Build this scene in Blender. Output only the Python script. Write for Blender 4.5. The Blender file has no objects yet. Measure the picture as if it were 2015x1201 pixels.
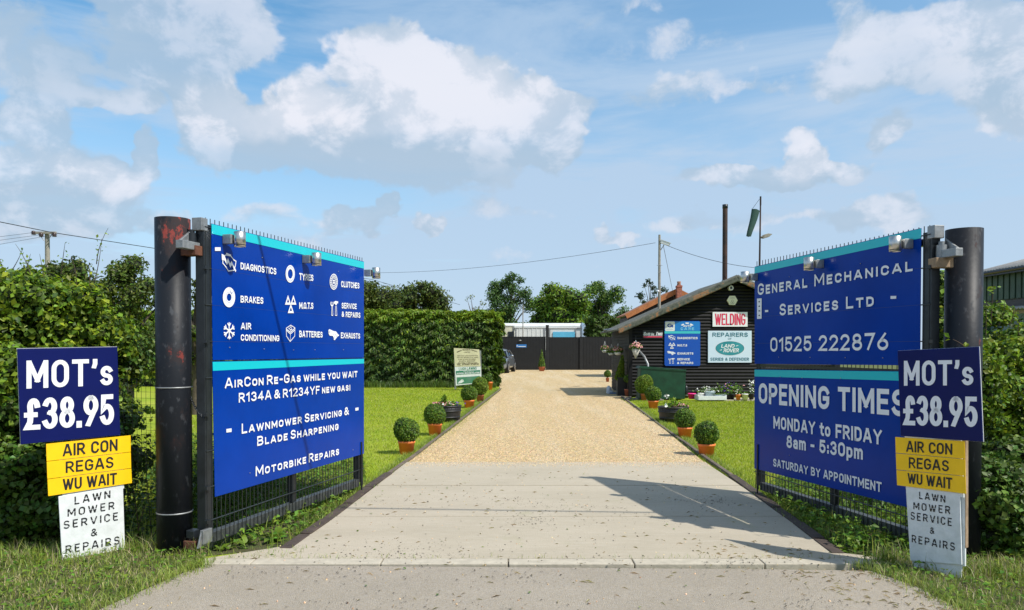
import bpy, bmesh, math, random
import numpy as np
from mathutils import Vector, Matrix
from mathutils.geometry import tessellate_polygon
R = math.radians
rng = np.random.default_rng(7)
random.seed(7)
scene = bpy.context.scene
COL = scene.collection

# ------------------------------------------------------------------ camera
F = 1494.0; CX = 1007.5; CY = 712.0; H = 1.45; PITCH = R(1.0)
camd = bpy.data.cameras.new('camera'); cam = bpy.data.objects.new('camera', camd); COL.objects.link(cam)
camd.sensor_width = 36; camd.lens = F / 2015 * 36; camd.shift_y = (CY - 600.5) / 2015
camd.clip_start = .05; camd.clip_end = 2000
cam.location = (0, 0, H); cam.rotation_euler = (R(90) - PITCH, 0, 0)
scene.camera = cam

# ------------------------------------------------------------------ sun, sky, exposure
SUN = Vector((1.55, -1.0, 2.25)).normalized()
sd = bpy.data.lights.new('sun', 'SUN'); sd.energy = 4.4; sd.angle = R(0.6); sd.color = (1, .955, .88)
so = bpy.data.objects.new('sun', sd); COL.objects.link(so)
so.rotation_euler = SUN.to_track_quat('Z', 'Y').to_euler(); so.location = (6, -5, 12)
scene.view_settings.view_transform = 'Standard'; scene.view_settings.look = 'None'
scene.view_settings.exposure = 0.27; scene.view_settings.gamma = 1; scene.view_settings.use_curve_mapping = False
scene.cycles.max_bounces = 6; scene.cycles.transparent_max_bounces = 8
scene.cycles.sample_clamp_indirect = 8

class V:
    """tiny arithmetic wrapper that writes Math nodes"""
    nt = None
    def __init__(s, sock): s.s = sock
    @staticmethod
    def m(op, *a, clamp=False):
        n = V.nt.nodes.new('ShaderNodeMath'); n.operation = op; n.use_clamp = clamp
        for i, x in enumerate(a):
            if isinstance(x, V): V.nt.links.new(x.s, n.inputs[i])
            else: n.inputs[i].default_value = x
        return V(n.outputs[0])
    def __add__(s, o): return V.m('ADD', s, o)
    def __radd__(s, o): return V.m('ADD', s, o)
    def __sub__(s, o): return V.m('SUBTRACT', s, o)
    def __rsub__(s, o): return V.m('SUBTRACT', o, s)
    def __mul__(s, o): return V.m('MULTIPLY', s, o)
    def __rmul__(s, o): return V.m('MULTIPLY', s, o)
    def __truediv__(s, o): return V.m('DIVIDE', s, o)
def smooth(v, a, b):
    n = V.nt.nodes.new('ShaderNodeMapRange'); n.interpolation_type = 'SMOOTHSTEP'
    V.nt.links.new(v.s, n.inputs[0]); n.inputs[1].default_value = a; n.inputs[2].default_value = b
    return V(n.outputs[0])

def build_world():
    w = bpy.data.worlds.new('World'); scene.world = w; w.use_nodes = True
    nt = w.node_tree; V.nt = nt; N = nt.nodes; L = nt.links
    bg = N['Background']; bg.inputs[1].default_value = 0.09
    sky = N.new('ShaderNodeTexSky'); sky.sky_type = 'NISHITA'; sky.sun_disc = False
    sky.sun_elevation = math.asin(SUN.z); sky.sun_rotation = math.atan2(SUN.x, SUN.y)
    sky.air_density = 1.0; sky.dust_density = .6; sky.ozone_density = 2.2; sky.altitude = 50
    tc = N.new('ShaderNodeTexCoord'); sp = N.new('ShaderNodeSeparateXYZ'); L.new(tc.outputs['Generated'], sp.inputs[0])
    x, y, z = (V(sp.outputs[i]) for i in range(3))
    az = V.m('ARCTAN2', x, y); el = V.m('ARCSINE', z)
    def noise(scale, detail, rough, off=(0, 0, 0), sz=2.0, dist=0.0):
        mp = N.new('ShaderNodeMapping'); L.new(tc.outputs['Generated'], mp.inputs[0])
        mp.inputs['Location'].default_value = off; mp.inputs['Scale'].default_value = (1, 1, sz)
        n = N.new('ShaderNodeTexNoise'); L.new(mp.outputs[0], n.inputs['Vector'])
        n.inputs['Scale'].default_value = scale; n.inputs['Detail'].default_value = detail
        n.inputs['Roughness'].default_value = rough; n.inputs['Distortion'].default_value = dist
        return V(n.outputs['Fac'])
    big = noise(4.0, 6, .58, (1.3, .2, 4.1), 1.35, .25)
    wob = noise(9.0, 4, .6, (5.3, 1.2, .1), 1.2)
    wob2 = noise(9.0, 4, .6, (9.3, 7.2, 2.1), 1.2)
    azw = az + (wob - .5) * .11; elw = el + (wob2 - .5) * .09
    def gau(px, py, sx, sy, amp=1.0):
        a0 = math.atan((px - CX) / F); e0 = math.atan((686 - py) / F * math.cos(a0))
        c = math.cos(a0); u = (azw - a0) * (F / sx * 1.0); v = (elw - e0) * (F / sy)
        q = u * u + v * v; return V.m('EXPONENT', 0 - q * q) * amp
    # cumulus heaps: direction, spread, weight
    heaps = [(750, 118, 88, 72, .85), (845, 190, 130, 95, .85), (960, 200, 95, 92, .85), (1085, 212, 76, 56, .85), (1075, 290, 72, 58, .75),
             (612, 235, 88, 78, .9), (430, 228, 64, 54, .85), (770, 305, 350, 72, .72), (480, 285, 100, 55, .5),
             (375, 60, 135, 95, .72), (340, 150, 85, 45, .55), (60, 105, 120, 95, .62), (300, 10, 260, 30, .45),
             (110, 370, 150, 75, .75), (220, 355, 50, 30, .8), (55, 245, 62, 40, .8), (235, 205, 78, 26, .75), (298, 310, 26, 42, .8),
             (1590, 310, 46, 42, .85), (1490, 348, 145, 26, .8), (1660, 350, 60, 26, .6), (1755, 275, 38, 42, .7),
             (1860, 120, 160, 75, .7), (1960, 60, 120, 60, .6), (1690, 60, 50, 75, .5), (1990, 220, 60, 50, .7), (1600, 160, 120, 36, .5),
             (700, 445, 75, 26, .7), (840, 437, 34, 20, .8), (1205, 470, 45, 18, .65), (765, 412, 18, 24, .7), (1180, 25, 120, 22, .35),
             (1300, 185, 190, 30, .42), (600, 475, 90, 18, .45), (520, 430, 110, 28, .4), (1000, 415, 120, 24, .42), (1400, 440, 150, 26, .45), (1680, 430, 110, 26, .45), (1000, 525, 230, 20, .4), (1320, 560, 160, 20, .4), (330, 440, 70, 26, .4), (80, 440, 130, 30, .45), (1900, 430, 190, 34, .42), (1350, 90, 160, 40, .3)]
    bias = None
    for h in heaps:
        g = gau(*h); bias = g if bias is None else bias + g
    bias = V.m('MINIMUM', bias, .88)
    # outside the frame the sky goes on with scattered cloud of the same kind
    front = smooth(y, .45, .75) * smooth(el, .75, .45)
    rest = (smooth(noise(2.3, 3, .5, (3.3, 8.1, 1.0), 1.4), .44, .62)) * .75
    bias = bias * front + rest * (1 - front)
    fine = noise(13.0, 6, .62, (4.3, 2.2, 1.1), 1.3, .3)
    d = bias + (big - .5) * .9 + (fine - .5) * .9
    dens = smooth(d, .32, .58)
    big2 = noise(4.0, 6, .58, (1.3 + SUN.x * .035, .2 + SUN.y * .035, 4.1 + SUN.z * .055), 1.35, .25)
    fine2 = noise(13.0, 5, .6, (4.3 + SUN.x * .09, 2.2 + SUN.y * .09, 1.1 + SUN.z * .14), 1.3, .3)
    lit = smooth(big - big2 + (fine - fine2) * 1.1, -.15, .17)
    shade_b = None
    for h in [(760, 345, 380, 62, 1.0), (700, 270, 60, 70, .4), (360, 110, 190, 110, .55), (60, 130, 160, 110, .6), (110, 420, 170, 50, .5), (1880, 170, 200, 60, .5), (1560, 375, 190, 22, .4)]:
        g = gau(*h); shade_b = g if shade_b is None else shade_b + g
    bright = gau(850, 170, 330, 120, .34) + gau(500, 220, 170, 55, .30) + gau(170, 350, 110, 30, .22) + gau(1600, 310, 60, 46, .28) + gau(1990, 120, 120, 130, .15)
    lum = .02 + bright + lit * .62 + smooth(d, .45, 1.0) * .22 - V.m('MINIMUM', shade_b, 1.2) * .62
    cc = N.new('ShaderNodeMix'); cc.data_type = 'RGBA'
    cc.inputs['A'].default_value = (4.0, 5.2, 6.5, 1); cc.inputs['B'].default_value = (7.7, 7.9, 8.7, 1)
    L.new(smooth(lum, -.10, 1.12).s, cc.inputs['Factor'])
    # high thin veil, and pale low air
    streak = noise(2.2, 6, .6, (2.0, 5.0, 0.3), 5.5, .6)
    veil = smooth(streak, .36, .64) * .60 + smooth(az, -.4, .45) * .24
    low = smooth(el, .40, -.02) * .85
    veil = V.m('MINIMUM', veil + low, .9)
    m1 = N.new('ShaderNodeMix'); m1.data_type = 'RGBA'
    hs = N.new('ShaderNodeHueSaturation'); hs.inputs['Saturation'].default_value = 1.22; hs.inputs['Value'].default_value = 1.7; hs.inputs['Hue'].default_value = .487
    L.new(sky.outputs[0], hs.inputs['Color'])
    L.new(hs.outputs[0], m1.inputs['A']); m1.inputs['B'].default_value = (4.6, 5.95, 7.65, 1); L.new(veil.s, m1.inputs['Factor'])
    m2 = N.new('ShaderNodeMix'); m2.data_type = 'RGBA'
    L.new(m1.outputs['Result'], m2.inputs['A']); L.new(cc.outputs['Result'], m2.inputs['B']); L.new((dens * (bright * .6 + .76)).s, m2.inputs['Factor'])
    L.new(m2.outputs['Result'], bg.inputs[0])
build_world()

# ------------------------------------------------------------------ photo geometry
def ray(px, py):
    x = (px - CX) / F; y = (CY - py) / F
    return Vector((x, math.cos(PITCH) + y * math.sin(PITCH), -math.sin(PITCH) + y * math.cos(PITCH)))
CAM = Vector((0, 0, H))
def G(px, py, z=0.0):
    d = ray(px, py); return CAM + d * ((z - H) / d.z)
def AT(px, py, Y):
    d = ray(px, py); return CAM + d * (Y / d.y)
class Plane:
    """an upright plane: origin p0, level direction e, normal n towards the viewer's side"""
    def __init__(s, p0, ang, side):
        s.p0 = Vector(p0); s.e = Vector((math.sin(ang), math.cos(ang), 0))
        n = Vector((s.e.y, -s.e.x, 0)); s.n = n * side
    def px(s, x, y):
        d = ray(x, y); t = (s.p0 - CAM).dot(s.n) / d.dot(s.n); q = CAM + d * t - s.p0
        return (q.dot(s.e), q.z)
    def at(s, u, v, off=0.0): return s.p0 + s.e * u + Vector((0, 0, v)) + s.n * off

# ------------------------------------------------------------------ materials
MATS = {}
def mat(name, col, rough=.7, metal=0, var=.0, vscale=6, bump=0, bscale=40, spec=.5, trans=0, col2=None, coat=0, island=0, detail=5):
    if name in MATS: return MATS[name]
    m = bpy.data.materials.new(name); m.use_nodes = True; nt = m.node_tree; N = nt.nodes; L = nt.links
    b = N['Principled BSDF']; b.inputs['Base Color'].default_value = (*col, 1); b.inputs['Roughness'].default_value = rough
    b.inputs['Metallic'].default_value = metal; b.inputs['Specular IOR Level'].default_value = spec
    b.inputs['Coat Weight'].default_value = coat; b.inputs['Coat Roughness'].default_value = .05
    geo = N.new('ShaderNodeNewGeometry'); last = None
    if var or col2:
        n = N.new('ShaderNodeTexNoise'); n.inputs['Scale'].default_value = vscale; n.inputs['Detail'].default_value = detail; n.inputs['Roughness'].default_value = .65
        L.new(geo.outputs['Position'], n.inputs['Vector'])
        r = N.new('ShaderNodeMapRange'); r.inputs[1].default_value = .32; r.inputs[2].default_value = .68; L.new(n.outputs['Fac'], r.inputs[0])
        mx = N.new('ShaderNodeMix'); mx.data_type = 'RGBA'
        c2 = col2 if col2 else tuple(c * (1 - var) for c in col); c1 = col if col2 else tuple(min(1, c * (1 + var)) for c in col)
        mx.inputs['A'].default_value = (*c2, 1); mx.inputs['B'].default_value = (*c1, 1); L.new(r.outputs[0], mx.inputs['Factor'])
        last = mx.outputs['Result']
    if island:
        hs = N.new('ShaderNodeHueSaturation'); V.nt = nt
        rn = V(geo.outputs['Random Per Island'])
        if last: L.new(last, hs.inputs['Color'])
        else: hs.inputs['Color'].default_value = (*col, 1)
        L.new((rn * island + (1 - island * .5)).s, hs.inputs['Value'])
        r2 = V.m('FRACT', rn * 7.31)
        L.new((r2 * .06 + .465).s, hs.inputs['Hue'])
        last = hs.outputs[0]
    if last: L.new(last, b.inputs['Base Color'])
    if bump:
        n = N.new('ShaderNodeTexNoise'); n.inputs['Scale'].default_value = bscale; n.inputs['Detail'].default_value = 6
        L.new(geo.outputs['Position'], n.inputs['Vector'])
        bp = N.new('ShaderNodeBump'); bp.inputs['Strength'].default_value = bump; bp.inputs['Distance'].default_value = .01
        L.new(n.outputs['Fac'], bp.inputs['Height']); L.new(bp.outputs[0], b.inputs['Normal'])
    if trans:
        tr = N.new('ShaderNodeBsdfTranslucent'); ms = N.new('ShaderNodeMixShader'); ms.inputs[0].default_value = trans
        if last: L.new(last, tr.inputs[0])
        else: tr.inputs[0].default_value = (*col, 1)
        L.new(b.outputs[0], ms.inputs[1]); L.new(tr.outputs[0], ms.inputs[2]); L.new(ms.outputs[0], N['Material Output'].inputs[0])
    MATS[name] = m; return m
def leafmat(name, c1, c2, rough=.5, vscale=1.5, island=.9, trans=.35, spec=.35):
    return mat(name, c1, rough, 0, 0, vscale, col2=c2, island=island, trans=trans, spec=spec)

M = dict(
 blue=mat('blue_sign_face', (.0002, .036, .28), .2, var=.13, vscale=1.7, spec=.12, bump=.12, bscale=1.3),
 navy=mat('navy_sign_face', (.0006, .005, .085), .35, spec=.25, var=.08, vscale=5),
 teal=mat('teal_sign_band', (.005, .50, .56), .25),
 white=mat('white_vinyl', (.80, .81, .83), .45),
 black=mat('black_vinyl', (.012, .012, .014), .5),
 yellow=mat('yellow_plate', (.95, .57, .002), .35, var=.05, vscale=10),
 board=mat('weathered_white_board', (.78, .80, .80), .6, col2=(.62, .65, .63), vscale=14),
 frame=mat('black_powder_coat', (.012, .015, .018), .38, var=.4, vscale=9, bump=.05),
 rail=mat('dusty_black_rail', (.02, .024, .026), .5, col2=(.07, .075, .07), vscale=16, bump=.1),
 wire=mat('dark_wire', (.018, .022, .022), .45),
 galv=mat('galvanised_steel', (.30, .31, .31), .5, metal=.6, var=.3, vscale=15, bump=.1),
 steel=mat('brushed_stainless', (.62, .60, .56), .33, metal=1),
 rust=mat('rusty_steel', (.17, .065, .03), .85, col2=(.08, .03, .02), vscale=18, bump=.4),
 wood=mat('weathered_wood', (.30, .21, .13), .85, var=.3, vscale=14, bump=.3),
 greywood=mat('grey_timber_pole', (.27, .25, .21), .9, var=.25, vscale=9, bump=.3),
 edging=mat('dark_timber_edging', (.06, .042, .032), .9, var=.4, vscale=8, bump=.4, bscale=30),
 terracotta=mat('orange_plastic_pot', (.78, .20, .045), .55, var=.10, vscale=9),
 terra2=mat('faded_clay_pot', (.40, .12, .06), .75, var=.15, vscale=12),
 bpot=mat('black_planter', (.013, .013, .014), .5, var=.3, vscale=12, bump=.2),
 soil=mat('soil', (.05, .032, .02), .95, var=.4, vscale=40, bump=.6),
 cladding=mat('black_weatherboard', (.007, .007, .0075), .6, var=.5, vscale=5, bump=.15, spec=.25),
 cladding2=mat('dark_barn_board', (.03, .028, .028), .7, var=.3, vscale=5, bump=.2),
 fence=mat('black_fence_board', (.007, .008, .009), .55, var=.3, vscale=3),
 chimney=mat('flue_rust', (.075, .032, .02), .7, col2=(.012, .010, .010), vscale=2.5),
 felt=mat('mossy_roof_felt', (.06, .068, .05), .95, col2=(.14, .14, .125), vscale=7, bump=.5),
 concrete_l=mat('kerb_concrete', (.43, .385, .30), .9, var=.16, vscale=12, bump=.3, bscale=60),
 glass=mat('dark_glass', (.01, .012, .015), .05),
 rubber=mat('rubber', (.012, .012, .012), .8),
 carpaint=mat('silver_car_paint', (.20, .225, .25), .3, metal=.55, coat=.8),
 orangewood=mat('orange_bargeboard', (.36, .135, .045), .75, var=.25, vscale=8),
 lightblue=mat('pale_blue_board', (.58, .70, .82), .4),
 greenbox=mat('dark_green_paint', (.006, .045, .022), .4, var=.35, vscale=4, bump=.05),
 pink=mat('pink_plastic', (.80, .03, .25), .4), redp=mat('sign_red', (.65, .03, .09), .45),
 greyleaf=leafmat('brown_stem', (.10, .065, .04), (.06, .05, .03), trans=0),
)
LM = dict(
 box=leafmat('box_leaf', (.12, .22, .022), (.06, .14, .016), vscale=9, trans=.25),
 boxy=leafmat('box_leaf_fresh', (.19, .28, .022), (.11, .19, .018), vscale=9, trans=.3),
 hedge=leafmat('mixed_hedge_leaf', (.26, .37, .022), (.10, .19, .014), vscale=1.6),
 hedged=leafmat('dark_hedge_leaf', (.10, .17, .022), (.04, .085, .014), vscale=1.6),
 ivy=leafmat('ivy_leaf', (.095, .18, .02), (.045, .10, .014), rough=.45, vscale=3, trans=.2, spec=.3),
 haw=leafmat('hawthorn_leaf', (.12, .17, .024), (.06, .095, .016), vscale=.7),
 conif=leafmat('conifer_spray', (.085, .155, .012), (.03, .07, .008), vscale=.8, trans=.2, island=1.2),
 conify=leafmat('conifer_spray_gold', (.22, .33, .02), (.12, .21, .014), vscale=1.3, trans=.3),
 chest=leafmat('chestnut_leaf', (.18, .30, .022), (.10, .20, .016), vscale=.6),
 ash=leafmat('ash_leaf', (.11, .20, .045), (.06, .14, .035), vscale=.5),
 euc=leafmat('blue_green_leaf', (.07, .115, .06), (.04, .075, .04), vscale=.5),
 weed=leafmat('weed_leaf', (.16, .28, .025), (.08, .17, .018), vscale=5),
 grass=leafmat('grass_blade', (.34, .42, .02), (.22, .31, .014), vscale=1.3, trans=.3, island=.7),
 verge=leafmat('verge_grass_blade', (.32, .40, .08), (.17, .26, .035), vscale=3, trans=.35, island=.8),
 straw=leafmat('dry_grass', (.55, .48, .27), (.40, .34, .19), vscale=4, trans=.3, island=.5),
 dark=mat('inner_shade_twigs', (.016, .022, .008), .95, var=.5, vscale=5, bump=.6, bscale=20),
 bark=mat('bark', (.09, .07, .05), .9, var=.3, vscale=7, bump=.5),
 petal=mat('pink_petal', (.70, .33, .30), .6, island=.6), petalw=mat('white_petal', (.8, .8, .75), .6), petalp=mat('purple_petal', (.15, .06, .4), .6),
)

M['bark'] = LM['bark']
# ------------------------------------------------------------------ object helpers
def tag(o, label, cat, group=None, kind=None):
    if label: o['label'] = label
    if cat: o['category'] = cat
    if group: o['group'] = group
    if kind: o['kind'] = kind
    return o
def thing(name, label, cat, loc, group=None):
    o = bpy.data.objects.new(name, None); o.empty_display_size = .1; COL.objects.link(o); o.location = loc
    o['origin'] = tuple(loc)
    return tag(o, label, cat, group)
def root_of(o):
    while o.parent: o = o.parent
    return o
def linkmesh(name, me, parent=None, loc=None):
    o = bpy.data.objects.new(name, me); COL.objects.link(o)
    if parent is not None: o.parent = parent
    if loc is not None: o.location = loc
    return o
def origin(parent):
    return Vector(root_of(parent).location) if parent is not None else Vector((0, 0, 0))
class MB:
    def __init__(s): s.v = []; s.f = []; s.mi = []; s.sm = []
    def add(s, vs, fs, mi=0, smooth=False):
        b = len(s.v); s.v += [tuple(v) for v in vs]
        for f in fs: s.f.append([b + i for i in f]); s.mi.append(mi); s.sm.append(smooth)
        return s
    def box(s, c, h, mi=0, ax=None, bev=0):
        """centre c, half sizes h, axes ax (3 unit vectors)"""
        X, Y, Z = ax if ax else (Vector((1, 0, 0)), Vector((0, 1, 0)), Vector((0, 0, 1))); c = Vector(c)
        vs = [c + X * (h[0] * i) + Y * (h[1] * j) + Z * (h[2] * k) for i in (-1, 1) for j in (-1, 1) for k in (-1, 1)]
        return s.add(vs, [(0, 1, 3, 2), (4, 6, 7, 5), (0, 4, 5, 1), (2, 3, 7, 6), (0, 2, 6, 4), (1, 5, 7, 3)], mi)
    def tube(s, pts, rad, n=8, mi=0, caps=True, smooth=True):
        pts = [Vector(p) for p in pts]; m = len(pts)
        rs = rad if isinstance(rad, (list, tuple)) else [rad] * m
        vs = []; t0 = (pts[1] - pts[0]).normalized()
        a = t0.orthogonal().normalized()
        for i, p in enumerate(pts):
            t = (pts[min(i + 1, m - 1)] - pts[max(i - 1, 0)]).normalized()
            a = (a - t * a.dot(t)); a = a.normalized() if a.length > 1e-6 else t.orthogonal().normalized()
            b = t.cross(a)
            for k in range(n):
                th = 2 * math.pi * k / n; vs.append(p + (a * math.cos(th) + b * math.sin(th)) * rs[i])
        fs = [(i * n + k, i * n + (k + 1) % n, (i + 1) * n + (k + 1) % n, (i + 1) * n + k) for i in range(m - 1) for k in range(n)]
        s.add(vs, fs, mi, smooth)
        if caps:
            s.add(vs[:n][::-1], [tuple(range(n))], mi); s.add(vs[-n:], [tuple(range(n))], mi)
        return s
    def lathe(s, c, prof, n=24, mi=0, smooth=True):
        c = Vector(c); vs = [c + Vector((r * math.cos(2 * math.pi * k / n), r * math.sin(2 * math.pi * k / n), z)) for r, z in prof for k in range(n)]
        fs = [(i * n + k, i * n + (k + 1) % n, (i + 1) * n + (k + 1) % n, (i + 1) * n + k) for i in range(len(prof) - 1) for k in range(n)]
        return s.add(vs, fs, mi, smooth)
    def prism(s, pts, ext, mi=0):
        """a flat polygon pts pushed by vector ext"""
        pts = [Vector(p) for p in pts]; ext = Vector(ext); n = len(pts)
        vs = pts + [p + ext for p in pts]
        tri = tessellate_polygon([pts])
        fs = [tuple(t) for t in tri] + [tuple(i + n for i in reversed(t)) for t in tri] + [(i, (i + 1) % n, (i + 1) % n + n, i + n) for i in range(n)]
        s.add(vs, fs, mi); return s
    def ico(s, c, r, mi=0, sub=1, jit=0, seed=0):
        bm = bmesh.new(); bmesh.ops.create_icosphere(bm, subdivisions=sub, radius=1)
        rr = random.Random(seed); r = r if isinstance(r, (list, tuple)) else (r, r, r)
        vs = []
        for v in bm.verts:
            k = 1 + rr.uniform(-jit, jit); vs.append(Vector(c) + Vector((v.co.x * r[0], v.co.y * r[1], v.co.z * r[2])) * k)
        s.add(vs, [tuple(v.index for v in f.verts) for f in bm.faces], mi, True); bm.free(); return s
    def build(s, name, mats, parent=None, bevel=0, fix=True):
        og = origin(parent)
        me = bpy.data.meshes.new(name); me.from_pydata([(v[0] - og.x, v[1] - og.y, v[2] - og.z) for v in s.v], [], s.f)
        for m in (mats if isinstance(mats, (list, tuple)) else [mats]): me.materials.append(m)
        me.polygons.foreach_set('material_index', s.mi); me.polygons.foreach_set('use_smooth', s.sm); me.update()
        if fix:
            bm = bmesh.new(); bm.from_mesh(me); bmesh.ops.recalc_face_normals(bm, faces=bm.faces); bm.to_mesh(me); bm.free()
        o = linkmesh(name, me, parent)
        if bevel:
            bv = o.modifiers.new('bevel', 'BEVEL'); bv.width = bevel; bv.segments = 2; bv.limit_method = 'ANGLE'
        return o
def copy_tree(o, loc, label=None, scale=None, rotz=None):
    c = o.copy(); COL.objects.link(c); c.location = loc; c['origin'] = tuple(loc)
    if label: c['label'] = label
    if scale is not None: c.scale = scale
    if rotz is not None: c.rotation_euler = (0, 0, rotz)
    for ch in list(o.children):
        d = ch.copy(); COL.objects.link(d); d.parent = c
        for g in list(ch.children):
            k = g.copy(); COL.objects.link(k); k.parent = d
    return c

# ------------------------------------------------------------------ foliage
def norm(a): return a / np.maximum(np.linalg.norm(a, axis=1, keepdims=True), 1e-9)
def rdir(n): return norm(rng.normal(size=(n, 3)))
def leaf_arrays(P, Nn, size, aspect=.55, up=.25, rand=.8, axis=None, fold=.18, lobes=False):
    n = len(P); size = np.broadcast_to(np.asarray(size, float), (n,)) * rng.uniform(.65, 1.25, n)
    nn = norm(Nn + rdir(n) * rand + np.array([0, 0, up]))
    a = rdir(n) if axis is None else norm(np.asarray(axis) + rdir(n) * .45)
    u = norm(a - nn * np.sum(a * nn, 1, keepdims=True)); w = np.cross(nn, u)
    L = size[:, None]; W = L * aspect * .5
    b = P - u * L * .5; t = P + u * L * .5 - nn * L * .12
    m = P - u * L * .05
    l = m + w * W + nn * L * fold * .5; r = m - w * W + nn * L * fold * .5
    V_ = np.stack([b, r, t, l], 1).reshape(-1, 3)
    i = np.arange(n)[:, None] * 4
    T = np.concatenate([i + [0, 1, 2], i + [0, 2, 3]], 1).reshape(-1, 3)
    return V_, T
def build_tris(name, parts, mats, parent=None):
    """parts: list of (verts, tris, material index, smooth)"""
    og = np.array(origin(parent)); vs = []; ts = []; mi = []; b = 0
    for v, t, k in parts:
        vs.append(v - og); ts.append(t + b); mi.append(np.full(len(t), k, np.int32)); b += len(v)
    vs = np.concatenate(vs); ts = np.concatenate(ts); mi = np.concatenate(mi)
    me = bpy.data.meshes.new(name); me.vertices.add(len(vs)); me.vertices.foreach_set('co', vs.astype(np.float32).ravel())
    me.loops.add(len(ts) * 3); me.loops.foreach_set('vertex_index', ts.astype(np.int32).ravel())
    me.polygons.add(len(ts)); me.polygons.foreach_set('loop_start', np.arange(len(ts), dtype=np.int32) * 3)
    me.polygons.foreach_set('material_index', mi)
    for m in mats: me.materials.append(m)
    me.update(calc_edges=True); return linkmesh(name, me, parent)
def core(c, r, sub=2, jit=.12):
    mb = MB().ico(c, r, 0, sub, jit, int(rng.integers(1e6)))
    return np.array(mb.v), np.array(mb.f)
def lump(d, ph, amp):
    return 1 + amp * (np.sin(d[:, 0] * 5 + ph[0]) * np.sin(d[:, 1] * 4.3 + ph[1]) + .7 * np.sin(d[:, 2] * 7 + ph[2] + d[:, 0] * 3) + .5 * np.sin(d[:, 1] * 13 + ph[0] * 2 + d[:, 2] * 9)) * .5
def blob(n, c, r, amp=.25, shell=.3):
    d = rdir(n); ph = rng.uniform(0, 6, 3); k = lump(d, ph, amp) * (1 - shell * rng.random(n) ** 1.6)
    r = np.array(r if isinstance(r, (tuple, list)) else (r, r, r))
    return np.array(c) + d * r * k[:, None], norm(d / r)
def foliage(name, blobs, per_m2, size, mats, parent=None, aspect=.55, amp=.25, shell=.35, coref=.78, up=.25, rand=.8, kind=None, axis=None, zmin=None):
    """blobs: (centre, radii) ; leaves cover each blob's outside, a dark twiggy core fills it"""
    parts = []; P = []; Nn = []
    for c, r in blobs:
        r = r if isinstance(r, (tuple, list)) else (r, r, r)
        area = 4 * math.pi * ((r[0] * r[1]) ** 1.6 / 3 + (r[0] * r[2]) ** 1.6 / 3 + (r[1] * r[2]) ** 1.6 / 3) ** (1 / 1.6)
        p, q = blob(max(12, int(area * per_m2)), c, r, amp, shell); P.append(p); Nn.append(q)
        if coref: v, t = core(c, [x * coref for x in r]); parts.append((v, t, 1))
    P = np.concatenate(P); Nn = np.concatenate(Nn)
    if zmin is not None: k = P[:, 2] > zmin; P = P[k]; Nn = Nn[k]
    if len(mats) > 2:   # a second leaf colour on part of the leaves
        k = rng.random(len(P)) < .3
        v, t = leaf_arrays(P[k], Nn[k], size, aspect, up, rand, axis); parts.append((v, t, 2))
        P = P[~k]; Nn = Nn[~k]
    v, t = leaf_arrays(P, Nn, size, aspect, up, rand, axis); parts.append((v, t, 0))
    return build_tris(name, parts, mats, parent)
def in_poly(p, poly):
    x, y = p[:, 0], p[:, 1]; c = np.zeros(len(p), bool); n = len(poly)
    for i in range(n):
        x1, y1 = poly[i][:2]; x2, y2 = poly[(i + 1) % n][:2]
        k = ((y1 > y) != (y2 > y)) & (x < (x2 - x1) * (y - y1) / (y2 - y1 + 1e-12) + x1); c ^= k
    return c
def scatter(poly, n):
    a = np.array([p[:2] for p in poly]); lo, hi = a.min(0), a.max(0); p = rng.uniform(lo, hi, (n, 2)); return p[in_poly(p, poly)]
def blades(P, h, w, lean=.5):
    n = len(P); h = np.broadcast_to(h, (n,)) * rng.uniform(.5, 1.3, n); w = np.broadcast_to(w, (n,))
    a = rng.uniform(0, 2 * math.pi, n); u = np.stack([np.cos(a), np.sin(a), 0 * a], 1)
    b = rng.uniform(0, 2 * math.pi, n); ln = np.stack([np.cos(b), np.sin(b), 0 * b], 1) * (rng.random(n) * lean * h)[:, None]
    z = np.array([0, 0, 1.0]); m = P + ln * .35 + z * (h * .6)[:, None]; t = P + ln * 1.1 + z * h[:, None]
    V_ = np.stack([P - u * w[:, None] * .5, P + u * w[:, None] * .5, m + u * w[:, None] * .35, m - u * w[:, None] * .35, t], 1).reshape(-1, 3)
    i = np.arange(n)[:, None] * 5
    return V_, np.concatenate([i + [0, 1, 2], i + [0, 2, 3], i + [3, 2, 4]], 1).reshape(-1, 3)

# ------------------------------------------------------------------ flat lettering, drawn as strokes
def arc(cx, cy, rx, ry, a0, a1, n=0):
    n = n or max(9, int(abs(a1 - a0) / 15))
    return [(cx + rx * math.cos(R(a0 + (a1 - a0) * i / n)), cy + ry * math.sin(R(a0 + (a1 - a0) * i / n))) for i in range(n + 1)]
GL = {}
def gl(ch, w, *st): GL[ch] = (w, st)
gl('A', .64, [(0, 0), (.27, 1)], [(.37, 1), (.64, 0)], [(.27, 1), (.37, 1)], [(.13, .28), (.51, .28)])
gl('B', .54, [(0, 0), (0, 1), (.27, 1)] + arc(.27, .76, .23, .24, 90, -90) + [(0, .52)], [(.27, .52)] + arc(.28, .26, .26, .26, 90, -90) + [(0, 0)])
gl('C', .54, arc(.27, .70, .27, .30, 15, 180) + arc(.27, .30, .27, .30, 180, 345))
gl('D', .54, [(0, 0), (0, 1), (.22, 1)] + arc(.22, .66, .32, .34, 90, 0) + arc(.22, .34, .32, .34, 0, -90) + [(0, 0)])
gl('E', .46, [(.46, 1), (0, 1), (0, 0), (.46, 0)], [(0, .52), (.40, .52)])
gl('F', .46, [(.46, 1), (0, 1), (0, 0)], [(0, .50), (.40, .50)])
gl('G', .56, arc(.28, .70, .28, .30, 20, 180) + arc(.28, .30, .28, .30, 180, 345) + [(.56, .46), (.32, .46)])
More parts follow.
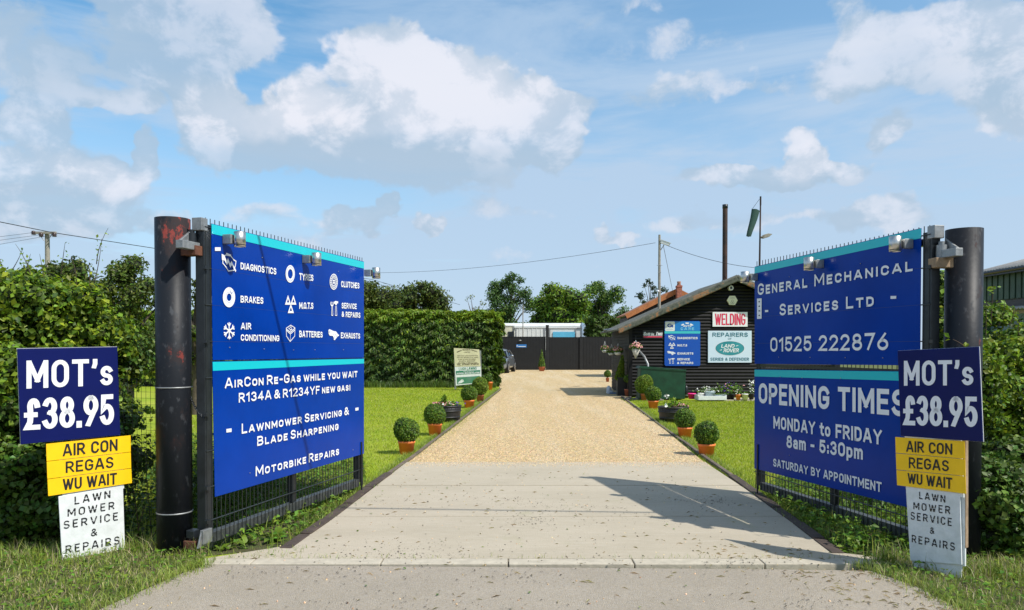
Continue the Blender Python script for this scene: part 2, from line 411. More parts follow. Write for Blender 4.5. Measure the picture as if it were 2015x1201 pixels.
gl('H', .54, [(0, 0), (0, 1)], [(.54, 0), (.54, 1)], [(0, .52), (.54, .52)])
gl('I', .0, [(0, 0), (0, 1)])
gl('K', .54, [(0, 0), (0, 1)], [(.52, 1), (.02, .40)], [(.18, .58), (.55, 0)])
gl('L', .44, [(0, 1), (0, 0), (.44, 0)])
gl('M', .72, [(0, 0), (0, 1)], [(.03, 1), (.36, .24)], [(.36, .24), (.69, 1)], [(.72, 1), (.72, 0)])
gl('N', .56, [(0, 0), (0, 1)], [(.02, 1), (.54, 0)], [(.56, 0), (.56, 1)])
gl('O', .56, arc(.28, .70, .28, .30, 0, 180) + arc(.28, .30, .28, .30, 180, 360) + ['c'])
gl('P', .52, [(0, 0), (0, 1), (.26, 1)] + arc(.26, .72, .26, .28, 90, -90) + [(0, .44)])
gl('R', .54, [(0, 0), (0, 1), (.27, 1)] + arc(.27, .735, .25, .265, 90, -90) + [(0, .47)], [(.25, .47), (.55, 0)])
gl('S', .52, arc(.26, .75, .24, .25, 20, 250) + arc(.26, .25, .26, .25, 70, -160))
gl('T', .56, [(0, 1), (.56, 1)], [(.28, 1), (.28, 0)])
gl('U', .54, [(0, 1), (0, .28)] + arc(.27, .28, .27, .28, 180, 360) + [(.54, 1)])
gl('V', .62, [(0, 1), (.29, 0)], [(.33, 0), (.62, 1)])
gl('W', .90, [(0, 1), (.21, 0)], [(.24, 0), (.45, .95)], [(.45, .95), (.66, 0)], [(.69, 0), (.90, 1)])
gl('X', .58, [(0, 0), (.58, 1)], [(0, 1), (.58, 0)])
gl('Z', .52, [(0, 1), (.52, 1), (0, 0), (.52, 0)])
gl('J', .36, [(.36, 1), (.36, .2)] + arc(.18, .2, .18, .2, 0, -150))
gl('Y', .60, [(0, 1), (.30, .44), (.60, 1)], [(.30, .44), (.30, 0)])
gl('0', .54, arc(.27, .70, .27, .30, 0, 180) + arc(.27, .30, .27, .30, 180, 360) + ['c'])
gl('1', .24, [(0, .78), (.24, 1), (.24, 0)])
gl('2', .52, arc(.26, .73, .25, .27, 165, -38) + [(0, 0), (.53, 0)])
gl('3', .52, arc(.26, .75, .23, .25, 155, -80), arc(.26, .26, .26, .26, 85, -155))
gl('4', .56, [(.40, 0), (.40, 1)], [(.40, 1), (0, .26), (.56, .26)])
gl('5', .52, [(.47, 1), (.07, 1), (.04, .53)] + arc(.26, .33, .26, .31, 115, -155))
gl('6', .54, [(.40, 1), (.06, .45)], arc(.27, .29, .27, .29, 90, 450))
gl('7', .52, [(0, 1), (.52, 1), (.17, 0)])
gl('8', .54, arc(.27, .765, .22, .235, -90, 270), arc(.27, .265, .27, .265, 90, 450))
gl('9', .54, [(.14, 0), (.48, .55)], arc(.27, .71, .27, .29, 90, 450))
gl('&', .62, [(.64, 0), (.14, .66)] + arc(.29, .82, .17, .18, 205, -35) , [(.40, .66), (.08, .42)] + arc(.22, .25, .22, .25, 140, 300) , [(.33, .04), (.50, .2), (.60, .48)])
gl('£', .54, arc(.34, .78, .18, .22, 10, 180) + [(.19, .45), (.16, .2), (.02, 0), (.54, 0)], [(0, .47), (.40, .47)])
gl('.', .0, [(0, -.02), (0, .05)])
gl(':', .0, [(0, .05), (0, .12)], [(0, .52), (0, .59)])
gl('-', .26, [(0, .44), (.26, .44)])
gl("'", .04, [(.04, 1), (.04, .88), (0, .76)])
gl('!', .0, [(0, 1), (0, .32)], [(0, -.02), (0, .05)])
gl('t', .26, [(.10, .95), (.10, .14), (.20, .0), (.28, .0)], [(-.04, .68), (.28, .68)])
gl('o', .42, arc(.21, .46, .21, .22, 0, 180) + arc(.21, .21, .21, .22, 180, 360) + ['c'])
gl('a', .40, arc(.20, .5, .19, .18, 150, 0) + [(.39, 0)], [(.39, .36), (.2, .38)] + arc(.19, .19, .19, .19, 90, 280) + [(.36, .06)])
gl('m', .66, [(0, 0), (0, .68)], [(0, .48)] + arc(.165, .50, .165, .18, 180, 0) + [(.33, 0)], [(.33, .48)] + arc(.495, .50, .165, .18, 180, 0) + [(.66, 0)])
gl('p', .42, [(0, -.28), (0, .68)], arc(.21, .46, .21, .22, 0, 180) + arc(.21, .21, .21, .22, 180, 360) + ['c'])
gl('s', .38, arc(.19, .51, .18, .17, 25, 250) + arc(.19, .17, .19, .17, 70, -155))
def ribbon(pts, t, closed=False, square=True):
    pts = [Vector(p).to_2d() for p in pts]
    q = [pts[0]]
    for p in pts[1:]:
        if (p - q[-1]).length > 1e-5: q.append(p)
    pts = q
    if closed and (pts[0] - pts[-1]).length < 1e-4: pts.pop()
    n = len(pts); h = t / 2
    if not closed and square and n > 1:
        pts[0] = pts[0] - (pts[1] - pts[0]).normalized() * h * square; pts[-1] = pts[-1] + (pts[-1] - pts[-2]).normalized() * h * square
    vs = []; fs = []
    for i in range(n):
        a = pts[i] - pts[i - 1] if (i > 0 or closed) else pts[1] - pts[0]
        b = pts[(i + 1) % n] - pts[i] if (i < n - 1 or closed) else pts[-1] - pts[-2]
        a = a.normalized(); b = b.normalized(); na = Vector((-a.y, a.x)); nb = Vector((-b.y, b.x)); m = (na + nb)
        m = m.normalized() if m.length > 1e-4 else na
        k = h / max(.42, m.dot(na)); vs += [pts[i] + m * k, pts[i] - m * k]
    m = n if closed else n - 1
    for i in range(m): j = (i + 1) % n; fs.append((2 * i, 2 * i + 1, 2 * j + 1, 2 * j))
    return vs, fs
def text2d(s, W, Hh, weight=.17, caps=1.0, gap=.17, stencil=False, sq=None):
    """text filling a W x Hh box; returns list of (verts2d, faces)"""
    t = weight * Hh; items = []; x = 0; first = True
    for ch in s:
        if ch == ' ': x += .42; first = True; continue
        k = 1.0 if (caps == 1 or first or not ch.isalpha()) else caps
        w, st = GL[ch.upper() if (caps != 1 or ch not in GL) else ch]
        items.append((x, k, st)); x += w * k + weight + gap; first = False
    total = x - weight - gap; out = []
    sx = (W - t) / max(total, 1e-6); sy = Hh - t
    for x0, k, st in items:
        for path in st:
            closed = path[-1] == 'c'; pp = path[:-1] if closed else path
            pts = [((x0 + px * k) * sx + t / 2, py * k * sy + t / 2) for px, py in pp]
            if closed: pts.append(pts[0])
            y0_, y1_ = min(p[1] for p in pts) - t / 2, max(p[1] for p in pts) + t / 2
            if not stencil:
                v_, f_ = ribbon(pts, t, closed); out.append(([(a, min(max(b, y0_), y1_)) for a, b in v_], f_))
            else:
                ln = [0]
                for a, b in zip(pts, pts[1:]): ln.append(ln[-1] + math.dist(a, b))
                T = ln[-1]; g = Hh * .11
                cuts = [(T * .5 - g / 2, T * .5 + g / 2)] if T < Hh * 1.6 else [(T * .3 - g / 2, T * .3 + g / 2), (T * .72 - g / 2, T * .72 + g / 2)]
                if T < Hh * .5: cuts = []
                segs = []; s0 = 0
                for c0, c1 in cuts: segs.append((s0, c0)); s0 = c1
                segs.append((s0, T))
                def at(d):
                    for i in range(len(pts) - 1):
                        if ln[i + 1] >= d: f = (d - ln[i]) / max(1e-9, ln[i + 1] - ln[i]); return (pts[i][0] + (pts[i + 1][0] - pts[i][0]) * f, pts[i][1] + (pts[i + 1][1] - pts[i][1]) * f)
                    return pts[-1]
                for a, b in segs:
                    q = [at(a)] + [pts[i] for i in range(len(pts)) if a + 1e-6 < ln[i] < b - 1e-6] + [at(b)]
                    out.append(ribbon(q, t, False, .3))
    return out
class Shapes:
    """flat shapes in a unit box, put on a plane inside the box seen at four photo points"""
    def __init__(s): s.items = []
    def poly(s, pts, m=0): s.items.append(('p', pts, m)); return s
    def line(s, pts, t, m=0, closed=False): s.items.append(('l', pts, t, m, closed)); return s
    def ring(s, cx, cy, r0, r1, m=0, n=28, a0=0, a1=360): s.items.append(('r', cx, cy, r0, r1, m, n, a0, a1)); return s
def quad_on(pl, c4):
    """c4: photo points bottom-left, bottom-right, top-right, top-left -> plane coordinates"""
    return [Vector(pl.px(*c)) for c in c4]
def bil(q, u, v): return (q[0] * (1 - u) + q[1] * u) * (1 - v) + (q[3] * (1 - u) + q[2] * u) * v
def flat(name, pl, q, geo, mats, parent, off, W, Hh, step=.00025):
    """geo: list of (verts2d in metres, faces, mat)"""
    mb = MB(); k = 0
    for vs, fs, m in geo:
        o = off + k * step; k = (k + 1) % 9
        mb.add([pl.at(*bil(q, a[0] / W, a[1] / Hh), o) for a in vs], fs, m)
    return mb.build(name, mats, parent, fix=False)
def qsize(q): return ((q[1] - q[0]).length + (q[2] - q[3]).length) / 2, ((q[3] - q[0]).length + (q[2] - q[1]).length) / 2
def ptext(pl, s, xl, yl, xr, yr, hl, hr, parent, m=None, off=.004, weight=.17, caps=1.0, gap=.17, stencil=False, name='lettering'):
    q = quad_on(pl, [(xl, yl), (xr, yr), (xr, yr - hr), (xl, yl - hl)]); W, Hh = qsize(q)
    return flat(name, pl, q, [(v, f, 0) for v, f in text2d(s, W, Hh, weight, caps, gap, stencil)], [m or M['white']], parent, off, W, Hh)
def picon(pl, sh, x0, y0, x1, y1, parent, mats, off=.004, dy=0, name='emblem'):
    """dy: how far the right side sits above the left, photo pixels"""
    q = quad_on(pl, [(x0, y1), (x1, y1 - dy), (x1, y0 - dy), (x0, y0)]); W, Hh = qsize(q); geo = []
    for it in sh.items:
        if it[0] == 'p':
            pts = [Vector((a * W, b * Hh, 0)) for a, b in it[1]]; geo.append(([(p.x, p.y) for p in pts], [tuple(t) for t in tessellate_polygon([pts])], it[2]))
        elif it[0] == 'l':
            v, f = ribbon([(a * W, b * Hh) for a, b in it[1]], it[2] * Hh, it[4], .2); geo.append((v, f, it[3]))
        else:
            _, cx, cy, r0, r1, m, n, a0, a1 = it; vs = []; fs = []
            for i in range(n + 1):
                a = R(a0 + (a1 - a0) * i / n)
                for r in (r0, r1): vs.append(((cx + r * math.cos(a)) * W, (cy + r * math.sin(a)) * Hh))
            fs = [(2 * i, 2 * i + 1, 2 * i + 3, 2 * i + 2) for i in range(n)]; geo.append((vs, fs, m))
    return flat(name, pl, q, geo, mats, parent, off, W, Hh)
def slab(pl, c4, off, th, name, mats, parent, bevel=0):
    """a flat sheet between photo points, thickness th behind its face at off"""
    q = quad_on(pl, c4); f = [pl.at(*p, off) for p in q]
    mb = MB(); mb.prism(f, pl.n * -th); return mb.build(name, mats, parent, bevel=bevel)
# ================================================================== THE GROUND
def sheet(name, poly, z, m, kind='structure', thick=0, parent=None):
    mb = MB(); pts = [Vector((p[0], p[1], z)) for p in poly]
    if thick: mb.prism(pts, Vector((0, 0, -thick)))
    else: mb.add(pts, [tuple(t) for t in tessellate_polygon([pts])])
    o = mb.build(name, m, parent)
    if not parent:
        o['kind'] = kind
    return o
def ground_mat(name, stops, nodes):
    """colour from several noise layers; nodes: list of (scale, detail, (r,g,b), lo, hi, strength, stretch)"""
    m = bpy.data.materials.new(name); m.use_nodes = True; nt = m.node_tree; N = nt.nodes; L = nt.links; b = N['Principled BSDF']
    geo = N.new('ShaderNodeNewGeometry'); b.inputs['Roughness'].default_value = stops.get('rough', .92); b.inputs['Specular IOR Level'].default_value = .25
    c = N.new('ShaderNodeRGB'); c.outputs[0].default_value = (*stops['col'], 1); last = c.outputs[0]; hgt = None; V.nt = nt
    for sc_, det, col, lo, hi, st, stretch in nodes:
        mp = N.new('ShaderNodeMapping'); mp.inputs['Scale'].default_value = stretch; mp.inputs['Location'].default_value = (sc_, sc_ * .3, 0); L.new(geo.outputs['Position'], mp.inputs[0])
        n = N.new('ShaderNodeTexNoise'); n.inputs['Scale'].default_value = sc_; n.inputs['Detail'].default_value = det; n.inputs['Roughness'].default_value = .65; L.new(mp.outputs[0], n.inputs['Vector'])
        r = N.new('ShaderNodeMapRange'); r.inputs[1].default_value = lo; r.inputs[2].default_value = hi; r.inputs[4].default_value = st; L.new(n.outputs['Fac'], r.inputs[0])
        mx = N.new('ShaderNodeMix'); mx.data_type = 'RGBA'; L.new(last, mx.inputs['A']); mx.inputs['B'].default_value = (*col, 1); L.new(r.outputs[0], mx.inputs['Factor']); last = mx.outputs['Result']
    if 'cells' in stops:
        sc_, amt = stops['cells']
        v = N.new('ShaderNodeTexVoronoi'); v.inputs['Scale'].default_value = sc_; L.new(geo.outputs['Position'], v.inputs['Vector'])
        s_ = N.new('ShaderNodeSeparateColor'); L.new(v.outputs['Color'], s_.inputs[0])
        hs = N.new('ShaderNodeHueSaturation'); L.new(last, hs.inputs['Color']); L.new((V(s_.outputs[0]) * amt * 2 + (1 - amt)).s, hs.inputs['Value'])
        L.new((V(s_.outputs[1]) * .5 + .75).s, hs.inputs['Saturation'])
        last = hs.outputs[0]; hgt = V(v.outputs['Distance']) * -1.2
    L.new(last, b.inputs['Base Color'])
    n = N.new('ShaderNodeTexNoise'); n.inputs['Scale'].default_value = stops.get('bscale', 90); n.inputs['Detail'].default_value = 5; L.new(geo.outputs['Position'], n.inputs['Vector'])
    hh = V(n.outputs['Fac']); hh = hh + hgt if hgt is not None else hh
    bp = N.new('ShaderNodeBump'); bp.inputs['Strength'].default_value = stops.get('bump', .5); bp.inputs['Distance'].default_value = .01; L.new(hh.s, bp.inputs['Height']); L.new(bp.outputs[0], b.inputs['Normal'])
    return m
U = (1, 1, 1)
m_ground = ground_mat('rough_field', dict(col=(.09, .12, .025), bscale=20), [(.4, 4, (.14, .14, .05), .4, .6, .7, U), (6, 4, (.05, .07, .02), .45, .6, .6, U)])
m_lawn = ground_mat('mown_lawn', dict(col=(.25, .33, .016), bscale=60, bump=.8), [(.35, 4, (.34, .37, .04), .42, .62, .8, U), (2.2, 4, (.17, .25, .014), .48, .7, .6, U), (30, 3, (.21, .24, .05), .55, .7, .45, U)])
m_conc = ground_mat('brushed_concrete', dict(col=(.43, .375, .285), bscale=120, bump=.45), [(.7, 6, (.35, .305, .225), .42, .68, .65, (1, 2.2, 1)), (5, 6, (.49, .44, .35), .5, .75, .6, (1, 5, 1)), (38, 4, (.27, .24, .18), .57, .72, .6, (1, 2.5, 1)), (1.6, 5, (.30, .30, .16), .60, .74, .55, (1, .6, 1)), (150, 2, (.20, .18, .15), .6, .72, .5, U)])
m_asph = ground_mat('worn_grey_asphalt', dict(col=(.42, .365, .29), bscale=220, bump=.7, cells=(170, .13)), [(.8, 5, (.35, .305, .24), .42, .66, .7, U), (7, 5, (.46, .40, .32), .5, .75, .5, U), (110, 2, (.20, .175, .145), .56, .7, .6, U)])
m_road = ground_mat('dark_road', dict(col=(.07, .068, .065), bscale=200, cells=(150, .3)), [(1, 4, (.10, .095, .09), .4, .6, .6, U)])
m_gravel = ground_mat('honey_gravel', dict(col=(.54, .40, .215), bscale=110, bump=1.0, cells=(66, .42)), [(.5, 5, (.46, .37, .19), .45, .68, .5, U), (1.1, 4, (.60, .49, .32), .46, .66, .7, (1.6, .12, 1)), (9, 4, (.66, .54, .36), .5, .7, .6, U), (60, 3, (.30, .21, .11), .58, .70, .6, U)])
m_soilg = ground_mat('border_soil', dict(col=(.07, .06, .03), bscale=60), [(5, 4, (.06, .09, .02), .4, .6, .8, U)])

sheet('ground', [(-700, -300), (700, -300), (700, 1200), (-700, 1200)], -.07, m_ground)
LZ = -.03
sheet('lawn', [(-16, 5.3), (18, 5.3), (18, 52), (-16, 52)], LZ, m_lawn)
g = lambda x, y, z=0: G(x, y, z)
# road behind the viewer, footpath in front of the drive
sheet('road', [(-60, -9), (60, -9), (60, -2.2), (-60, -2.2)], -.06, m_road)
path_poly = [(-60, -2), (60, -2), (60, 2.6), (3.0, 3.0), (2.62, 3.9), (2.52, 4.5), g(1740, 1123), g(1500, 1119.5), g(405, 1111), (-2.14, 4.86), (-2.24, 4.5), (-2.33, 4.1), (-2.6, 3.3), (-60, 2.8)]
sheet('footpath', path_poly, -.003, m_asph, thick=.05)
# kerb stones
kr = bpy.data.objects.new('kerb', None); COL.objects.link(kr); kr['kind'] = 'structure'
ky0, ky1 = g(1000, 1110).y, g(1000, 1099).y
xs = [-2.13] + [(p - CX) / F * ky0 for p in (489, 747, 1000, 1250, 1508, 1762)]
for a, b in zip(xs, xs[1:]):
    mb = MB(); mb.box(((a + b) / 2, (ky0 + ky1) / 2, -.0445 + rng.uniform(-.001, .001)), ((b - a) / 2 - .004, (ky1 - ky0) / 2, .045)); o = mb.build('kerb_stone', M['concrete_l'], kr, bevel=.006)
# concrete drive: cast slabs with an open joint
dr = bpy.data.objects.new('concrete_drive', None); COL.objects.link(dr); dr['kind'] = 'structure'
def dedge(y):   # left and right edges of the drive at picture height y
    L_ = np.interp(y, [908, 985, 1072, 1099], [802, 702, 578, 405]); R_ = np.interp(y, [910, 985, 1090, 1100], [1388, 1502, 1648, 1764]); return L_, R_
def strip(y0, y1, z, m, name):
    ys = np.linspace(y0, y1, 8); l = [g(dedge(y)[0], y) for y in ys]; r = [g(dedge(y)[1], y) for y in ys[::-1]]
    mb = MB(); mb.prism([Vector((p.x, p.y, z)) for p in l + r], Vector((0, 0, -.09))); return mb.build(name, m, dr, bevel=.004)
strip(909, 954.6, 0, m_conc, 'slab'); strip(955.4, 1015.3, -.001, m_conc, 'slab'); strip(1016.7, 1098.3, .001, m_conc, 'slab')
for nm, pl_ in (('border_soil', ((385, 1098), (560, 1079), (640, 1024), (720, 962), (716, 905), (400, 960))), ('border_soil', ((1505, 984), (1570, 1026), (1655, 1091), (1790, 1098), (1800, 1010), (1560, 930)))): sheet(nm, [tuple(g(x_, y_, LZ)[:2]) for x_, y_ in pl_], LZ + .004, m_soilg)
# gravel
gl0 = g(802, 909); gr0 = g(1388, 910)
gravel_poly = [(gl0.x, gl0.y), (gr0.x, gr0.y), (g(1300, 838).x, g(1300, 838).y), (g(1218, 782).x, g(1218, 782).y), (3.62, 23), (3.66, 27), (14, 27.5), (14, 60), (-14, 60), (-14, 33.2), (-.6, 32.6), (g(985, 768).x, g(985, 768).y), (g(900, 835).x, g(900, 835).y)]
sheet('gravel_drive', gravel_poly, -.012, m_gravel)
# loose stones on it
P = scatter([(gl0.x, gl0.y), (gr0.x, gr0.y), (3.3, 22), (-.4, 26), ], 90000)
k = rng.random(len(P)) < np.clip((10.5 / P[:, 1]) ** 1.6, .05, 1); P = P[k]
def stones(P, s, z):
    n = len(P); s = s * rng.uniform(.5, 1.3, n)[:, None]; a = rng.uniform(0, 6.28, (n, 1)); ang = a + np.array([0, 1.45, 3.1, 4.6]) + rng.uniform(-.3, .3, (n, 4))
    r = s * rng.uniform(.6, 1.1, (n, 4)); ring = np.stack([P[:, 0:1] + np.cos(ang) * r, P[:, 1:2] + np.sin(ang) * r, np.full((n, 4), z) + s * .25], 2)
    top = np.stack([P[:, 0] + rng.normal(0, .2, n) * s[:, 0], P[:, 1] + rng.normal(0, .2, n) * s[:, 0], z + s[:, 0] * rng.uniform(.6, 1.0, n)], 1)[:, None]
    low = ring.copy(); low[:, :, 2] = z - .004
    v = np.concatenate([low, ring, top], 1).reshape(-1, 3); i = np.arange(n)[:, None] * 9; t = []
    for k in range(4): j = (k + 1) % 4; t += [i + [k, j, 4 + j], i + [k, 4 + j, 4 + k], i + [4 + k, 4 + j, 8]]
    return v, np.concatenate(t, 1).reshape(-1, 3)
mstone = mat('gravel_stone', (.62, .47, .26), .8, col2=(.48, .34, .17), vscale=30, island=1.0)
v, t = stones(P, .0082, -.012)
P2 = np.concatenate([scatter([(-2.2, 4.2), (2.4, 4.2), (2.2, 9.6), (-1.3, 9.6)], 500), np.stack([rng.uniform(gl0.x, gr0.x, 2600), gl0.y - np.abs(rng.normal(0, .22, 2600))], 1)]); v2, t2 = stones(P2, .006, 0)
o = build_tris('gravel', [(v, t, 0), (v2, t2, 0)], [mstone]); o['kind'] = 'stuff'; tag(o, 'loose honey coloured gravel covering the drive', 'gravel')
M_edge2 = mat('weathered_edging', (.13, .10, .075), .9, var=.4, vscale=8, bump=.4, bscale=30)
# timber edging between drive and lawns
for nm, pts in (('timber_edging', [(560, 1080), (600, 1052), (640, 1025), (684, 992), (724, 960), (765, 932), (806, 903), (850, 869), (893, 836), (940, 800), (986, 765)]),
                ('timber_edging', [(1650, 1090), (1612, 1062), (1570, 1030), (1528, 1000), (1490, 972), (1440, 936), (1398, 907), (1345, 868), (1295, 833), (1258, 805), (1222, 779)])):
    er = bpy.data.objects.new(nm, None); COL.objects.link(er); er['kind'] = 'structure'
    for i, (a, b) in enumerate(zip(pts, pts[1:])):
        A = g(*a); B = g(*b); d = (B - A); ln = d.length; d.normalize(); s = Vector((-d.y, d.x, 0)); c = (A + B) / 2
        mb = MB(); mb.box((c.x, c.y, -.045 + rng.uniform(-.006, .006)), (ln / 2 - .008, .024 if i > 4 else .045, .055), ax=(d, s, Vector((0, 0, 1))))
        mb.build('edging_board', M['edging'] if i < 5 else M_edge2, er, bevel=.006)

# ================================================================== GATES
def gate(side):
    left = side == 'L'
    ang = R(15.1) if left else -R(12.7)
    if left: b = AT(400, 686, 5.34); pl = Plane((b.x, b.y, 0), ang, 1)
    else: b = AT(1835, 686, 5.30); pl = Plane((b.x, b.y, 0), ang, -1)
    root = thing('driveway_gate',
                 'open black mesh gate leaf carrying the blue boards that list garage services' if left else 'open black mesh gate leaf carrying the blue boards with phone number and opening times', 'gate', pl.p0,
                 'pair of open driveway gates')
    Wd = pl.px(716, 800)[0] if left else pl.px(1485, 800)[0]
    fl = 1 if left else -1
    ax = (pl.e, pl.n, Vector((0, 0, 1)))
    def bx(name, u0, u1, v0, v1, off, th, m, bev=.003):
        mb = MB(); mb.box(pl.at((u0 + u1) / 2, (v0 + v1) / 2, off), ((u1 - u0) / 2, th / 2, (v1 - v0) / 2), ax=ax); return mb.build(name, m, root, bevel=bev)
    top = 2.33 if left else 2.27
    B0 = -.014
    bx('hinge_stile', .025, .11, .02, top, B0 - .03, .07, M['frame'])
    bx('latch_stile', Wd - .085, Wd - .012, .09, top - .02, B0 - .03, .06, M['frame'])
    bx('middle_stile', Wd * .47, Wd * .47 + .06, .13, top - .04, B0 - .03, .05, M['frame'])
    bx('bottom_rail', .07, Wd - .085, .05, .125, B0 - .03, .065, M['rail'])
    gz = (PR0 := pl.px(1600, 722)[1]) if not left else pl.px(560, 709)[1]
    bx('gap_sun_blocker', .11, Wd - .085, gz - .020, gz + .006, -.0065, .003, M['frame'], 0)  # added strip behind the board gap, cuts the sun streak through it
    bx('top_rail', .07, Wd - .085, top - .09, top - .04, B0 - .03, .05, M['frame'])
    # twin wire mesh: every upright bar is a part, its tips stand above the boards
    nb = int(Wd / .052); me = None
    for i in range(nb + 1):
        u = .045 + (Wd - .06) * i / nb
        if me is None:
            mb = MB(); mb.tube([pl.at(u, .055, B0 + .006), pl.at(u, top + .045, B0 + .006)], .0033, 6); ob = mb.build('bar', M['wire'], root); me = ob; u00 = u
        else:
            ob = me.copy(); COL.objects.link(ob); dd = pl.e * (u - u00); ob.location = dd
    for v in ([.22] if True else []) + [.46, .72, .98, 1.24, 1.5, 1.76, 2.02, top - .02]:
        mb = MB(); mb.tube([pl.at(.03, v, B0 + .006), pl.at(Wd, v, B0 + .006)], .0045, 6); mb.tube([pl.at(.03, v, B0 + .010), pl.at(Wd, v, B0 + .010)], .0045, 6); mb.build('mesh_wire', M['wire'], root)
    for v in (.22, .46, .98, 1.5, 2.02):
        mb = MB(); mb.box(pl.at(.03, v, B0 + .018), (.022, .012, .012), ax=ax); mb.build('mesh_clamp', M['frame'], root)
    # drop bolt at the latch end
    mb = MB(); mb.tube([pl.at(Wd - .07, .0, B0 + .02), pl.at(Wd - .07, .5, B0 + .02)], .009, 8); mb.build('drop_bolt', M['frame'], root)
    # hinge ironwork at the top
    mb = MB(); mb.box(pl.at(.03, top - .005, B0 - .03), (.035, .04, .045), ax=ax)
    mb.prism([pl.at(.0, top - .05, B0 - .075), pl.at(-.0, top - .14, B0 - .075), pl.at(-.13, top - .14, B0 - .075)], pl.n * -.02)
    mb.box(pl.at(-.07, top - .165, B0 - .05), (.09, .03, .028), ax=ax)
    mb.build('hinge_strap', M['galv'], root, bevel=.004)
    mb = MB(); mb.box(pl.at(.02, .12, B0 + .012), (.05, .015, .05), ax=ax); mb.prism([pl.at(.06, .16, B0 + .0), pl.at(.06, .05, B0), pl.at(-.07, .05, B0), pl.at(-.03, .16, B0)], pl.n * .012); mb.build('lower_hinge', M['galv'], root, bevel=.004)
    return root, pl, Wd, top

# ---- left gate
gL, PL, WL, TL = gate('L')
m3 = [M['white'], M['blue']]
up = slab(PL, [(419, 709), (716, 704), (716, 515), (416, 440)], 0, .004, 'sign_panel', M['blue'], gL)
lo = slab(PL, [(423, 978), (716, 893), (716, 705.5), (418, 711.5)], .001, .004, 'sign_panel', M['blue'], gL)
def band(pl, c4, parent): return slab(pl, c4, .0022, .002, 'teal_band', M['teal'], parent)
band(PL, [(416.3, 460), (716, 529), (716, 516), (416, 441)], up)
band(PL, [(418.6, 730), (716, 715.5), (716, 706.5), (418, 712.5)], lo)
for s, xl, yl, xr, yr, hl, hr in [
    ('DIAGNOSTICS', 472.4, 530, 542.4, 541, 13.4, 13.0), ('TYRES', 587.9, 551.3, 615.3, 553.5, 14, 12.5), ('CLUTCHES', 670.5, 565.2, 706.3, 568.3, 12.3, 11.3),
    ('BRAKES', 472.4, 595.6, 517, 598.4, 13.7, 13), ('M.O.T.S', 588, 608, 615.6, 608.3, 13, 12.5), ('SERVICE', 671.5, 607.3, 701, 608.6, 11.5, 10.5),
    ('& REPAIRS', 671.5, 623.8, 708, 626, 10.8, 10.5), ('AIR', 473, 648.8, 493, 648.7, 13.3, 13.0), ('CONDITIONING', 473, 670.8, 548.6, 672, 12.7, 11.8),
    ('BATTERIES', 588, 663.9, 633.6, 664.6, 13.3, 11.5), ('EXHAUSTS', 670, 666, 707.5, 667, 11.7, 10.7)]:
    ptext(PL, s, xl, yl, xr, yr, hl, hr, up, off=.0045, weight=.20, gap=.10)
for s, xl, yl, xr, yr, hl, hr in [
    ('AirCon Re-Gas while you wait', 441.4, 764.5, 704, 742, 20, 15.8), ('R134A & R1234YF new gas!', 468.7, 792.6, 689.6, 768.5, 19, 14.8),
    ('Lawnmower Servicing &', 474.5, 854, 687, 816, 20, 15.5), ('Blade Sharpening', 505, 878, 667, 845.5, 19, 16), ('Motorbike Repairs', 502, 937.6, 668, 894.5, 19.3, 16)]:
    ws = s.split(' ')
    big = {'while', 'you', 'wait', 'new', 'gas!'}
    # one line is several words, each word set on the same sloping baseline
    lens = []
    for w_ in ws:
        t_ = 0
        for i, ch in enumerate(w_):
            cap = not (w_ in big) and (i == 0 or ch.isupper() or not ch.isalpha()); kk = 1.0 if cap else .76
            t_ += GL[ch.upper()][0] * kk + .17 + .13
        lens.append(t_)
    tot = sum(lens) + .22 * (len(ws) - 1) - .13
    geo = []; q = quad_on(PL, [(xl, yl), (xr, yr), (xr, yr - hr), (xl, yl - hl)]); W_, H_ = qsize(q); t = .185 * H_; x = 0
    sx = (W_ - t) / tot * 1.0
    for w_ in ws:
        for i, ch in enumerate(w_):
            cap = not (w_ in big) and (i == 0 or ch.isupper() or not ch.isalpha()); kk = 1.0 if cap else .76
            gw, st = GL[ch.upper()]
            for path in st:
                closed = path[-1] == 'c'; pp = path[:-1] if closed else path
                pts = [((x + a * kk) * sx + t / 2, b_ * (kk * H_ - t) + t / 2) for a, b_ in pp]
                if closed: pts.append(pts[0])
                v_, f_ = ribbon(pts, t, closed); geo.append((v_, f_, 0))
            x += gw * kk + .17 + .13
        x += .22
    flat('lettering', PL, q, geo, [M['white']], lo, .0055, W_, H_)
def smallcaps(pl, s, xl, yl, xr, yr, hl, hr, parent, off, wt=.19, k=.76):
    return ptext(pl, s, xl, yl, xr, yr, hl, hr, parent, off=off, weight=wt, caps=k, gap=.15)
# emblems
def S_engine():
    s = Shapes(); s.line([(.08, .78), (.08, .45), (.30, .25), (.45, .05), (.82, .12), (.92, .35), (.97, .62), (.80, .70), (.62, .88), (.30, .92)], .06, closed=True)
    s.line([(.30, 1.0), (.62, .93)], .07); s.poly([(.0, .95), (.16, .90), (.34, .58), (.42, .75), (.56, .46), (.66, .62), (.98, .12), (.94, .02), (.68, .40), (.58, .24), (.44, .52), (.34, .36), (.20, .60), (.02, .62)]); return s
def S_tyre(): return Shapes().ring(.5, .5, .27, .5).ring(.5, .5, .40, .42, 1)
def S_clutch():
    s = Shapes().ring(.5, .5, .44, .5).ring(.5, .5, .22, .27)
    for k in range(18): s.ring(.5, .5, .30, .41, 0, 2, k * 20, k * 20 + 13)
    for k in range(4): s.ring(.5 + .1 * math.cos(R(45 + 90 * k)), .5 + .1 * math.sin(R(45 + 90 * k)), .0, .065, 0, 10)
    return s
